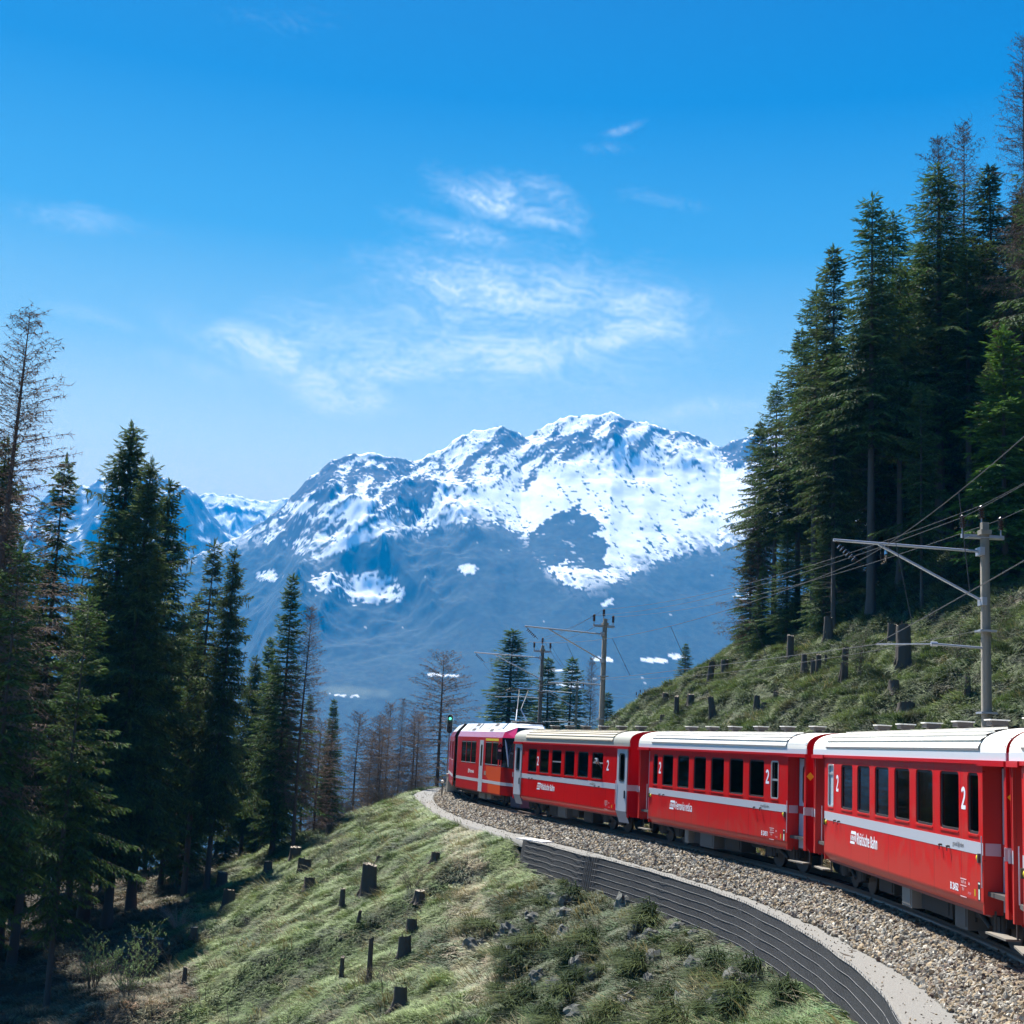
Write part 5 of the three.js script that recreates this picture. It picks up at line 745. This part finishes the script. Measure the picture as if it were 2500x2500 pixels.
// [kind, name, label, x, z, height, turn, width, group]
for (const [k, n, l, x, z, h, a, w, g] of [
  ['L0', 'larch_tree', 'tall bare larch at the left edge of the picture, higher than its neighbours', -23.7, -62, 32.4, 0.4, 1.25, WL],
  ['S3', 'spruce_tree', 'thin ragged spruce between the tall bare larch and the twin-topped spruces', -23.9, -70, 26.3, 1, 1, WL],
  ['S0', 'spruce_tree', 'tallest dark spruce of the left wood, pointed top against the pyramid mountain', -23.5, -80, 29.9, 0, 1.25, WL],
  ['S0', 'spruce_tree', 'dark spruce pressed against the right side of the tallest left-hand spruce', -21.3, -77, 26.7, 2.2, 1.1, WL],
  ['S1', 'spruce_tree', 'dark spruce with the third peak in the clump around the tallest left-hand spruce', -21.9, -84, 26.9, 4, 1.2, WL],
  ['S3', 'spruce_tree', 'slender spruce, left one of the pair right of the big dark clump', -19.6, -88, 23.3, 5, 1, WL],
  ['S1', 'spruce_tree', 'slender spruce, right one of the pair right of the big dark clump', -17.4, -84, 21.3, 0.7, 0.95, WL],
  ['S2', 'spruce_tree', 'conical spruce standing free at the right end of the left wood', -14.9, -92, 19.1, 3, 1.15, WL],
  ['L1', 'larch_tree', 'bare brown larch leaning out to the right of the free conical spruce', -13.2, -90, 16.2, 0, 1.15, WL],
  ['S2', 'spruce_tree', 'low dark spruce right of the bare brown larch at the end of the left wood', -12.2, -98, 9.6, 1, 1.3, WL],
  ['L3', 'larch_tree', 'bushy brown larch low in front of the gap at the end of the left wood', -12.6, -95, 8.0, 2, 1.25, WL],
  ['L2', 'larch_tree', 'pointed brown larch standing alone in the gap before the blue valley', -11.3, -108, 8.9, 2, 1.22, WB],
  ['L2', 'larch_tree', 'bare larch just right of the lone pointed brown larch', -10.0, -112, 7.9, 0, 1.35, WB],
  ['L2', 'larch_tree', 'highest of the bare larches clustered left of the railway signal', -9.5, -115, 9.0, 4, 1.08, WB],
  ['L1', 'larch_tree', 'thin bare larch in the middle of the cluster left of the railway signal', -8.3, -113, 8.9, 1, 0.9, WB],
  ['L2', 'larch_tree', 'bare larch at the right of the cluster, next to the broad one behind the signal', -7.5, -117, 7.3, 5, 1.49, WB],
  ['L3', 'larch_tree', 'broad bare larch with drooping limbs standing behind the railway signal', -5.5, -122, 12.4, 1, 1.45, WB],
  ['S1', 'spruce_tree', 'dark spruce cut by the left edge of the picture, behind the tall bare larch', -25.6, -66, 26.7, 2, 1.15, WL],
  ['N', 'spruce_tree', 'nearest spruce at lower left, light green boughs reaching out to the right', -20.2, -55, 19.5, 0, 1.0, WL],
  ['N', 'spruce_tree', 'light green spruce beside the nearest one at lower left', -18.8, -60, 18, 2.4, 0.95, WL],
  ['S1', 'spruce_tree', 'dark spruce deep in the left wood below the third peak of the clump', -23.1, -96, 19.2, 0, 1.1, WL],
  ['S2', 'spruce_tree', 'spruce deep in the left wood behind the slender pair', -23.4, -101, 21.4, 3, 1.1, WL],
  ['S0', 'spruce_tree', 'spruce behind the ragged thin one, in the depth of the left wood', -28.1, -92, 22.6, 1, 1.1, WL],
  ['S1', 'spruce_tree', 'spruce hidden behind the right one of the slender pair', -19.2, -104, 16.4, 1, 1.2, WL],
  ['S2', 'spruce_tree', 'spruce hidden behind the free conical one', -18.9, -108, 17.8, 2, 1.1, WL],
  ['S3', 'spruce_tree', 'spruce between the ragged thin one and the tall larch, further back', -29.6, -86, 23.5, 0, 1.2, WL],
  ['S1', 'spruce_tree', 'spruce behind the trunk of the tall bare larch', -28.8, -76, 24.7, 5, 1.2, WL],
  ['L3', 'larch_tree', 'brown larch low at the left of the gap, below the lone pointed one', -13.2, -104, 6.5, 1, 1.2, WB],
  ['L3', 'larch_tree', 'low brown larch below the cluster, at the foot of the spur', -9.2, -106, 6.2, 3, 1.2, WB],
  ['L3', 'larch_tree', 'low brown larch between the cluster and the broad one behind the signal', -6.8, -112, 6.8, 5, 1.1, WB],
  ['L2', 'larch_tree', 'bare larch left of the lone pointed one, partly behind the free conical spruce', -13.6, -110, 8.6, 5, 1.1, WB],
  ['L2', 'larch_tree', 'bare larch between the lone pointed one and the cluster', -10.9, -116, 7.4, 2, 1.2, WB],
  ['S2', 'spruce_tree', 'broad spruce above the railcar roof, tallest of the far group', 0.8, -158, 21.1, 0, 2.5, WM],
  ['S2', 'spruce_tree', 'second spruce of the far group, right behind the dark mast', 5.4, -164, 18.1, 2, 2.1, WM],
  ['S4', 'spruce_tree', 'third spruce of the far group, left of the brown mast', 8.5, -168, 19.1, 1, 1.7, WM],
  ['L1', 'larch_tree', 'bare larch of the far group, directly left of the brown mast', 10.8, -166, 17.4, 1, 0.9, WM],
  ['S2', 'spruce_tree', 'small spruce of the far group, directly right of the brown mast', 13.4, -172, 15.5, 4, 1.8, WM],
  ['S2', 'spruce_tree', 'low spruce of the far group above the end of the railcar roof', -2.8, -166, 13.5, 4, 2.3, WM],
  ['S4', 'spruce_tree', 'lone dark spruce behind the two tall stumps on the cut hillside', 17, -126, 5.4, 1, 1.9, WM],
  ['S4', 'spruce_tree', 'tiny dark spruce where the cut hillside meets the far wires', 12.6, -140, 3.4, 1, 1.0, WM],
  ['S5', 'spruce_tree', 'tall dark spruce with a free spire, left of centre in the right-hand wood', 22.4, -82, 27.7, 0, 1.15, WR],
  ['S6', 'spruce_tree', 'spruce on the left shoulder of the tall free-spired one', 20.9, -86, 26.1, 2, 1.2, WR],
  ['S5', 'spruce_tree', 'second step down of the left edge of the right-hand wood', 20.7, -90, 24.4, 1, 1.15, WR],
  ['S6', 'spruce_tree', 'third step down of the left edge of the right-hand wood', 20.3, -93, 22.2, 4, 1.3, WR],
  ['S5', 'spruce_tree', 'fourth step down of the left edge of the right-hand wood', 19.2, -96, 19.7, 3, 1.2, WR],
  ['S6', 'spruce_tree', 'outermost spruce of the right-hand wood, against the snow mountain', 18.6, -99, 17.5, 0, 1.4, WR],
  ['S5', 'spruce_tree', 'big dark spruce under the two bare larch tops of the right-hand wood', 28.0, -86, 26.8, 5, 1.45, WR],
  ['L1', 'larch_tree', 'bare larch top, right one of the pair above the big dark spruce', 31.8, -92, 30.3, 0, 1.0, WR],
  ['L1', 'larch_tree', 'bare larch top, left one of the pair above the big dark spruce', 31.4, -96, 31.7, 3, 1.1, WR],
  ['S6', 'spruce_tree', 'spruce with a thin top between the bare larches and the right-edge larch', 33.0, -90, 25.3, 1, 1.4, WR],
  ['L0', 'larch_tree', 'towering bare larch at the right edge of the picture', 31.6, -80, 32.3, 2, 0.85, WR],
  ['G', 'spruce_tree', 'bright green young spruce at the right edge, in front of the dark ones', 27.8, -74, 15.1, 0, 1.35, WR],
  ['S5', 'spruce_tree', 'spruce between the free-spired one and the big dark spruce, set back', 27.2, -94, 26.8, 5, 1.35, WR],
  ['S5', 'spruce_tree', 'green spruce in front of the gap right of the free-spired one', 24.8, -84, 21.3, 1, 1.2, WR],
  ['S5', 'spruce_tree', 'spruce in front of the big dark one, green below', 28.9, -83, 20.0, 2, 1.3, WR],
  ['S6', 'spruce_tree', 'green spruce before the trunk of the free-spired one', 20.6, -84, 19.6, 4, 1.1, WR],
  ['S5', 'spruce_tree', 'dark spruce behind the bright green young one', 33.9, -84, 22.5, 1, 1.4, WR],
  ['L3', 'larch_tree', 'brown bare larch low on the outer left edge of the right-hand wood', 18.4, -98, 9.7, 0, 1.1, WR],
  ['N', 'spruce_tree', 'light green spruce low in the middle of the right-hand wood', 24.3, -78, 13.8, 1, 1.0, WR],
  ['S5', 'spruce_tree', 'dark spruce cut by the right edge of the picture', 33.4, -78, 26.1, 3, 1.3, WR],
  ['S5', 'spruce_tree', 'spruce deep in the right-hand wood behind the free spire', 27.5, -99, 20.6, 1, 1.4, WR],
  ['S1', 'spruce_tree', 'spruce deep in the right-hand wood behind the young bright green one', 36.1, -98, 19.3, 1, 1.3, WR],
  ['S4', 'spruce_tree', 'spruce deep in the right-hand wood behind its stepped left edge', 25.2, -101, 18.6, 2, 1.2, WR],
  ['S2', 'spruce_tree', 'small dark spruce with low boughs before the outermost trunks of the right-hand wood', 19.3, -92, 9, 3, 1.6, WR],
  ['S4', 'spruce_tree', 'low green spruce between the trunks left of the free-spired one', 20.4, -86, 8.5, 3, 1.3, WR],
  ['S4', 'spruce_tree', 'low spruce at the very left edge of the right-hand wood, boughs touching the grass', 18.1, -99, 9, 1, 1.3, WR],
  ['S4', 'spruce_tree', 'dark low spruce bush under the left edge of the right-hand wood', 18.2, -95, 6.7, 2, 1.5, WR],
]) plant(k, n, l, x, z, h, a, w, g);
const deepL = 'dark spruce among many alike in the depth of the left wood';
[[-35.3, -100, 16.9], [-35, -110, 17.2], [-29.4, -104, 17.6], [-28.3, -112, 17.4], [-25.4, -115, 15.9], [-23.9, -118, 15.3], [-17.7, -112, 11.7], [-31, -70, 22.9], [-22.5, -52, 14.8], [-26.5, -84, 21], [-31, -96, 20], [-21, -92, 17], [-17, -100, 14.5], [-14.8, -104, 11.5], [-26, -74, 19], [-40, -92, 16], [-38, -78, 17], [-44, -104, 15], [-33, -120, 15], [-28, -124, 14], [-23, -126, 12], [-20, -119, 11], [-39, -118, 15], [-33, -86, 15], [-25, -108, 13], [-29, -98, 12], [-21.5, -110, 11], [-36, -66, 14], [-30, -62, 13], [-27, -70, 11]].forEach(([x, z, h], i) => plant(i > 14 ? ['S4', 'S2'][i % 2] : ['S1', 'S3', 'S0', 'S2'][i % 4], 'spruce_tree', deepL, x, z, h, i * 1.3, 1.15, 'alike dark spruces in the depth of the left wood'));
[[30, -103, 18], [34, -94, 20], [38, -88, 18], [39, -80, 17], [24, -104, 14], [29, -77.5, 14], [37, -74, 16], [31, -110, 15], [27, -108, 14], [40, -96, 16], [35, -104, 15], [43, -86, 16], [30, -90, 21], [25, -91, 22], [36, -92, 22], [23, -97, 19], [34.5, -88, 23], [31, -86, 20], [28.5, -91, 22], [22, -101, 16], [29, -99, 13], [32, -100, 13], [26, -103, 12], [35.5, -95, 14], [38, -92, 14], [23.5, -95, 12], [30.5, -95, 13], [40.5, -84, 14]].forEach(([x, z, h], i) => plant(i > 19 ? 'S4' : ['S0', 'S1', 'S4', 'S5'][i % 4], 'spruce_tree', 'dark spruce among many alike in the depth of the right-hand wood', x, z, h, i * 1.7, 1.3, 'alike dark spruces in the depth of the right-hand wood'));
// ---------------------------------------------------------------- stumps
const stumpBark = std([0.07, 0.056, 0.044], 0.95, { bumpMap: pebbleBump, bumpScale: 0.03 }), cutWood = std([0.3, 0.25, 0.185], 0.9), mossTop = std([0.06, 0.08, 0.025], 1);
function stumpGeo(seed, flare, slant) {                                 // one unit wide at the waist, one unit tall
  const k = 26, n = 9, pos = [], idx = [], top = [], r = mulberry(seed), ph = [r() * 6, r() * 6, r() * 6];
  const rad = (a, t) => 0.5 * (1.06 - 0.12 * t + flare * Math.exp(-t * 4.2) * (0.65 + 0.55 * Math.sin(a * 4 + ph[0]) + 0.35 * Math.sin(a * 7 + ph[1])) + 0.07 * Math.sin(a * 3 + ph[2]) + 0.06 * n3(Math.cos(a) * 4, t * 2, Math.sin(a) * 4 + seed)), yTop = (a, t) => t * (1 + slant * Math.cos(a) + 0.03 * n3(Math.cos(a) * 5, 3, Math.sin(a) * 5 + seed)) - 0.12 * (1 - t);
  for (let i = 0; i <= n; i++) for (let j = 0; j <= k; j++) { const a = j / k * 6.28319, t = i / n; pos.push(Math.cos(a) * rad(a, t), yTop(a, t), Math.sin(a) * rad(a, t)); }
  for (let i = 0; i < n; i++) for (let j = 0; j < k; j++) { const a = i * (k + 1) + j, b = a + k + 1; idx.push(a, b, a + 1, a + 1, b, b + 1); }
  for (let j = 0; j < k; j++) { const P = (q) => { const a = q / k * 6.28319; return [Math.cos(a) * rad(a, 1), yTop(a, 1), Math.sin(a) * rad(a, 1)]; }; top.push(0, 1 - 0.02, 0, ...P(j + 1), ...P(j)); }
  const b = raw(pos, idx); b.computeVertexNormals(); const c = raw(top); c.computeVertexNormals();
  const roots = [], nr = 4 + Math.floor(r() * 3); for (let i = 0; i < nr; i++) { const a = i / nr * 6.28 + r() * 0.8, l = 0.75 + 0.6 * r() * flare, w = 0.11 + 0.07 * r(); let p = [Math.cos(a) * 0.38, 0.3, Math.sin(a) * 0.38]; for (let q = 1; q <= 3; q++) { const e = [Math.cos(a + q * 0.12) * lerp(0.38, l, q / 3), 0.3 * (1 - q / 3) ** 1.6 - 0.1 * q / 3, Math.sin(a + q * 0.12) * lerp(0.38, l, q / 3)]; roots.push(tube(p, e, w * (1.25 - q * 0.27), w * (1 - q * 0.27), 7)); p = e; } }
  if (r() < 0.6) for (let i = 0; i < 5; i++) { const a = r() * 6.28, q = 0.36 * r() + 0.1; roots.push(tube([Math.cos(a) * q, 0.95, Math.sin(a) * q], [Math.cos(a) * q * 1.05, 1.02 + 0.14 * r(), Math.sin(a) * q * 1.05], 0.05, 0.005, 4)); }
  return [join([b, ...roots]), c];
}
const stumpProto = [stumpGeo(1, 0.75, 0.03), stumpGeo(2, 0.6, 0.04), stumpGeo(3, 1.2, 0.02), stumpGeo(4, 0.8, -0.04)];
const SL = 'stumps on the slope below the railway', SR = 'stumps on the cut hillside above the train';
[[15.87, -96.63, 0.60, 1.24, 'dark stump, right one of the two at the skyline of the cut hillside', SR], [17.37, -81.55, 0.45, 1.64, 'tall thin snag left of the row of four grey posts of stumps', SR], [17.11, -76.54, 0.36, 1.26, 'leftmost of four thin stumps standing in a row', SR], [17.41, -75.59, 0.28, 1.06, 'second from the left of four thin stumps in a row', SR], [17.83, -76.12, 0.34, 1.26, 'third from the left of four thin stumps in a row', SR], [18.28, -76.21, 0.18, 0.87, 'rightmost and thinnest of four thin stumps in a row', SR], [17.35, -68.74, 0.37, 1.89, 'tall leaning snag between the row of four and the biggest stump', SR], [19.57, -81.05, 0.59, 1.49, 'bulky dark stump under the trees above the row of four', SR], [21.53, -74.31, 0.58, 1.27, 'stump close behind the left shoulder of the big double stump', SR], [19.51, -65.48, 0.79, 2.24, 'biggest and tallest stump in the middle of the cut hillside, with pale roots', SR], [17.92, -61.61, 0.54, 0.65, 'mossy stump just below the biggest one', SR], [17.97, -59.99, 0.85, 0.64, 'wide low weathered stump above the nearest coach roof', SR], [19.72, -57.02, 0.26, 1.00, 'thin post-like stump just left of the tall concrete mast', SR], [13.80, -73.16, 0.35, 0.78, 'narrow stump above the middle coach roof, left of a low broken one', SR], [14.22, -72.94, 0.46, 0.36, 'low broken stump touching the narrow one above the middle coach roof', SR], [15.10, -74.45, 0.31, 0.61, 'small stump right of the broken low one above the middle coach roof', SR], [14.43, -94.34, 0.49, 1.89, 'dark leaning stump, left one of the two at the skyline of the cut hillside', SR], [10.65, -82.35, 0.33, 1.55, 'tall thin snag above the arched red end wall of the first coach', SR], [11.98, -76.42, 0.38, 1.35, 'leaning snag with a long flared root right of centre, above the middle coach', SR], [11.56, -82.86, 0.50, 0.69, 'squat stump between the two tall snags above the middle coach', SR], [9.96, -83.64, 0.36, 0.63, 'small stump directly above the arched red end wall', SR], [11.92, -98.78, 0.48, 0.76, 'stump on the far crest just left of the two at the skyline', SR], [16.89, -62.88, 0.29, 0.42, 'tiny stump in the grass right of the small pair above the middle coach', SR],
 [-5.55, -61.63, 0.73, 1.44, 'big dark stump in the middle of the slope below the railway', SL], [-11.51, -79.36, 0.73, 0.94, 'straight broad stump near the top of the lit grass, upper of a close pair', SL], [-10.31, -75.04, 0.8, 0.98, 'broad mossy stump just below and right of the straight broad one', SL], [-12.8, -78.15, 0.51, 0.83, 'stump with a root to the left, left of the close pair', SL], [-14.16, -74.5, 0.72, 1.13, 'front one of two stumps on the border of the dark wood', SL], [-16.46, -84, 0.68, 1, 'rear one of two stumps on the border of the dark wood, in shade', SL], [-10.95, -91.72, 0.88, 0.82, 'weathered wide stump highest up beside the brushwood', SL], [-6.53, -60.28, 0.25, 0.89, 'narrow pointed stump left of and below the big dark one', SL], [-5.55, -66.84, 0.44, 0.38, 'low stump up the slope right of the big dark one', SL], [-2.6, -60.62, 0.43, 0.47, 'dark low stump nearest to the start of the retaining wall', SL], [-5.43, -56.23, 0.15, 0.7, 'thin leaning snag in the middle of the lit grass', SL], [-3.12, -54.21, 0.46, 0.67, 'stump above the mossy one, tangled with twigs', SL], [-3.15, -51.25, 0.5, 0.93, 'stump with a green mossy top and a dark hollow at its foot', SL], [-4.28, -49.97, 0.19, 1.7, 'tallest splintered snag on the lower slope, with pale splinters', SL], [-5.51, -52.34, 0.18, 0.89, 'thin grey snag left of the splintered one', SL], [-2.84, -45.68, 0.47, 0.75, 'mossy stump at the bottom edge, below the splintered snag', SL], [-2.98, -56.42, 0.48, 0.48, 'decayed stump half hidden in dry weeds above the twig-tangled one', SL], [-14.12, -66.21, 0.39, 0.51, 'small square-cut stump right of the pale brushwood', SL], [-15.69, -65.93, 0.54, 0.85, 'right one of two dark stumps by the budding shrub', SL], [-16.95, -67.28, 0.61, 0.83, 'left one of two dark stumps by the budding shrub', SL], [-12.41, -57.14, 0.2, 0.74, 'pointed thin stump low on the lit grass', SL], [-9.02, -67.71, 0.6, 0.62, 'dark low stump below the broad mossy one', SL], [-11.7, -66.69, 0.39, 0.43, 'tiny dark stump in the grass right of the small square-cut one', SL]].forEach(([x, z, w, h, label, g], i) => {
  const [b, c] = stumpProto[i % 4], t = thing('tree_stump', label, 'stump', [x, ground(x, z) + 0.04, z], i * 1.9, g); t.scale.set(w * 0.9, h * 0.98, w * 0.9); if (/lean/.test(label)) t.rotation.z = -0.14;
  part('bark', b, stumpBark, t); part('cut_top', c, /moss/.test(label) ? mossTop : cutWood, t);
});
// ---------------------------------------------------------------- rocks, shrubs, saplings, brushwood
const rockMat = std([0.13, 0.13, 0.112], 0.9, { bumpMap: pebbleBump, bumpScale: 0.02 });
{
  const gs = [0, 1, 2].map((s) => { const g = new THREE.IcosahedronGeometry(1, 2), p = g.attributes.position; for (let i = 0; i < p.count; i++) { const v = [p.getX(i), p.getY(i), p.getZ(i)], k = 0.78 + 0.3 * n3(v[0] * 1.1 + s * 9, v[1] * 1.1, v[2] * 1.1) + 0.07 * n3(v[0] * 4, v[1] * 4, v[2] * 4 + s); p.setXYZ(i, Math.round(v[0] * k * 5) / 5 * 0.5 + v[0] * k * 0.5, Math.round(v[1] * k * 4) / 4 * 0.5 + v[1] * k * 0.5, v[2] * k * 0.8); } g.deleteAttribute('normal'); g.computeVertexNormals(); return g; });
  for (let i = 0; i < 60; i++) { const p = track[Math.floor(rnd(iz(-31), iz(-52)))], d = pathEdge(p.z) + rnd(0.6, 4.6), x = p.x + p.nx * d, z = p.z + p.nz * d, s = rnd(0.14, 0.42); const o = part('rock', gs[i % 3], rockMat, scene); o.position.set(x, ground(x, z) + s * 0.25, z); o.rotation.set(R() * 6, R() * 6, R() * 6); o.scale.set(s * rnd(0.8, 1.4), s, s * rnd(0.7, 1.2)); tag(o, 'grey angular rock in the grassy rubble below the retaining wall', 'rock', 'rocks in the rubble below the retaining wall'); }
}
function twiggy(seed, h, spread, stems, o) {                            // stems with side shoots; buds as small faces
  const r = mulberry(seed), T = [], B = [];
  const rod = (a, b, w, w2 = w) => T.push(tube(a, b, w, w2, 4));
  for (let i = 0; i < stems; i++) {
    const a = r() * 6.28, q = spread * (0.2 + 0.8 * r()), H = h * (0.5 + 0.5 * r()), base = [Math.cos(a) * 0.12 * spread, -0.05, Math.sin(a) * 0.12 * spread], at = (t) => [base[0] + Math.cos(a) * q * t * t + 0.05 * Math.sin(t * 7 + i), H * t, base[2] + Math.sin(a) * q * t * t + 0.05 * Math.cos(t * 6 + i)];
    for (let k = 0; k < 5; k++) rod(at(k / 5), at((k + 1) / 5), o.w * (1.05 - k / 5), o.w * (0.85 - k / 5) + 0.002);
    for (let k = 0; k < o.side; k++) {
      const t = 0.25 + 0.75 * r(), p = at(t), b = r() * 6.28, l = h * 0.2 * (0.4 + r()) * (1.2 - t * 0.7), e = [p[0] + Math.cos(b) * l, p[1] + l * (o.up ?? 0.9), p[2] + Math.sin(b) * l]; rod(p, e, o.w * 0.45, 0.003);
      for (let m = 0; m < o.buds; m++) { const q2 = 0.2 + 0.8 * r(), c = [lerp(p[0], e[0], q2), lerp(p[1], e[1], q2), lerp(p[2], e[2], q2)]; for (let n = 0; n < 3; n++) { const d = [r() - 0.5, r() - 0.2, r() - 0.5].map((v) => v * 0.1), d2 = [r() - 0.5, r() - 0.5, r() - 0.5].map((v) => v * 0.07); B.push(...c, c[0] + d[0], c[1] + d[1], c[2] + d[2], c[0] + d2[0], c[1] + d2[1], c[2] + d2[2]); } }
    }
  }
  const bg = B.length ? raw(B) : null; if (bg) bg.computeVertexNormals(); return [join(T), bg];
}
const stemMat = std([0.11, 0.085, 0.06], 0.9), budMat = phys([0.28, 0.4, 0.13], 0.7, { transmission: 0.35 }), paleStem = std([0.36, 0.25, 0.19], 0.9), greenStem = std([0.13, 0.14, 0.07], 0.9), saplingLeaf = phys([0.12, 0.17, 0.05], 0.8, { transmission: 0.3 });
const shrubs = [['shrub', 'budding green shrub on the lower left, left of the two dark stumps', -17.2, -61, 2.6, 1.3, 18, { w: 0.016, side: 9, buds: 7 }, stemMat, budMat], ['shrub', 'tall budding shrub in front of the two dark stumps', -15.3, -61.5, 2.9, 1.1, 15, { w: 0.016, side: 9, buds: 6 }, stemMat, budMat], ['shrub', 'sparse budding shrub at the bottom edge, lower left', -14.2, -55.5, 2.3, 1.3, 14, { w: 0.014, side: 8, buds: 5 }, stemMat, budMat], ['brush_pile', 'pale pinkish brushwood heap on the border of the dark wood', -16.2, -72, 1.5, 1.6, 40, { w: 0.012, side: 5, buds: 0, up: 0.3 }, paleStem, null], ['brush_pile', 'grey brushwood at the top of the slope by the wide weathered stump', -11.4, -95, 1.1, 2.2, 44, { w: 0.014, side: 5, buds: 0, up: 0.3 }, paleStem, null], ['shrub', 'dry grey-green wands in the grass above the big dark stump', -8.4, -72, 1.7, 1.6, 46, { w: 0.009, side: 3, buds: 0 }, greenStem, null], ['shrub', 'dry grey-green wands near the top of the grassy slope', -7.6, -80, 1.6, 1.7, 44, { w: 0.01, side: 3, buds: 0 }, greenStem, null], ['shrub', 'dry brown weeds around the decayed stump', -3.4, -57.6, 1.2, 1.2, 34, { w: 0.009, side: 4, buds: 0 }, stemMat, null], ['shrub', 'bare thorny scrub below the splintered snag', -4.0, -49.2, 1.2, 1.1, 26, { w: 0.011, side: 5, buds: 0, up: 0.4 }, stemMat, null], ['shrub', 'brown scrub where the grassy spur meets the bare larches', -8.5, -104, 2.2, 2.4, 50, { w: 0.014, side: 6, buds: 0 }, stemMat, null], ['shrub', 'brown undergrowth below the cluster of bare larches', -11.5, -103, 2.8, 2.6, 50, { w: 0.014, side: 6, buds: 0 }, stemMat, null],
  ['sapling', 'thin green larch sapling before the trunks at the left of the right-hand wood', 17.4, -66, 3.6, 0.9, 4, { w: 0.022, side: 60, buds: 5, up: 0.35 }, stemMat, saplingLeaf], ['sapling', 'sparse sapling right of the biggest stump on the cut hillside', 21.0, -62, 2.9, 0.8, 3, { w: 0.02, side: 50, buds: 4, up: 0.3 }, stemMat, saplingLeaf], ['sapling', 'feathery sapling halfway between the biggest stump and the concrete mast', 22.4, -61, 3.1, 0.8, 3, { w: 0.02, side: 50, buds: 4, up: 0.3 }, stemMat, saplingLeaf], ['sapling', 'small pale sapling between the mast brace and the stumps', 19.6, -57, 1.8, 0.5, 3, { w: 0.015, side: 34, buds: 3, up: 0.3 }, stemMat, saplingLeaf]];
shrubs.forEach(([n, label, x, z, h, s, k, o, m1, m2], i) => { const [T, B] = twiggy(300 + i, h, s, k, o), t = thing(n, label, n.replace('_', ' '), [x, ground(x, z), z], i); part('stem', T, m1, t); if (B) part('leaf_buds', B, m2, t).userData.kind = 'stuff'; });
{ // thin bare saplings scattered over the lower slope
  const vs = [0, 1, 2].map((i) => twiggy(400 + i, 2.2, 0.35, 1, { w: 0.013, side: 9, buds: 0, up: 1.2 })[0]);
  [[-7.3, -49.5], [-9.6, -52], [-11, -54.5], [-8.4, -55], [-6.6, -46.8], [-12.6, -53], [-10.3, -58], [-13.4, -58.5], [-3.6, -47], [-5, -54.6], [-8.9, -62], [-12, -62.5], [-1.6, -50], [0.3, -50.5], [-6.9, -70], [-9.6, -76]].forEach(([x, z], i) => { const t = thing('sapling', 'thin bare sapling stem rising from the lit grass slope', 'sapling', [x, ground(x, z), z], i, 'thin bare saplings on the slope below the railway'); t.scale.setScalar(0.75 + 0.6 * ((i * 37) % 10) / 10); part('stem', vs[i % 3], stemMat, t); });
}
// ---------------------------------------------------------------- tall tussocks over the rubble
{
  const dome = (seed) => { const gs = [blades(150, seed, 0.85, 1.25, 0.013, 3.4)], p = gs[0].attributes.position; for (let i = 0; i < p.count; i++) { const q = Math.hypot(p.getX(i), p.getZ(i)); p.setY(i, p.getY(i) * 0.8 + 0.3 * Math.exp(-q * q * 5)); } gs[0].computeVertexNormals(); return gs[0]; };
  const tufts = [dome(44), dome(45)], tuft = tufts[0], mats = [phys([0.034, 0.058, 0.016], 0.9, { specularIntensity: 0.2, vertexColors: true, transmission: 0.25 }), phys([0.07, 0.095, 0.028], 0.9, { specularIntensity: 0.2, vertexColors: true, transmission: 0.25 })];
  for (let i = 0; i < 72; i++) { const p = track[Math.floor(rnd(iz(-29), iz(-55)))], d = pathEdge(p.z) + rnd(0.5, 5.4), x = p.x + p.nx * d, z = p.z + p.nz * d, o = part('grass_tussock', tufts[i % 2], mats[i % 2], scene); o.position.set(x, ground(x, z) + 0.05, z); o.rotation.y = Math.atan2(p.nz, -p.nx) + Math.PI + rnd(-0.5, 0.5); o.rotation.y = Math.atan2(-p.nz, p.nx) + rnd(-0.6, 0.6); const s = rnd(0.55, 1.15); o.scale.set(s, s * rnd(0.9, 1.4), s); tag(o, 'shaggy dark green tussock hanging over the rubble below the retaining wall', 'grass tussock', 'tussocks over the rubble below the retaining wall'); }
}
renderer.render(scene, camera);
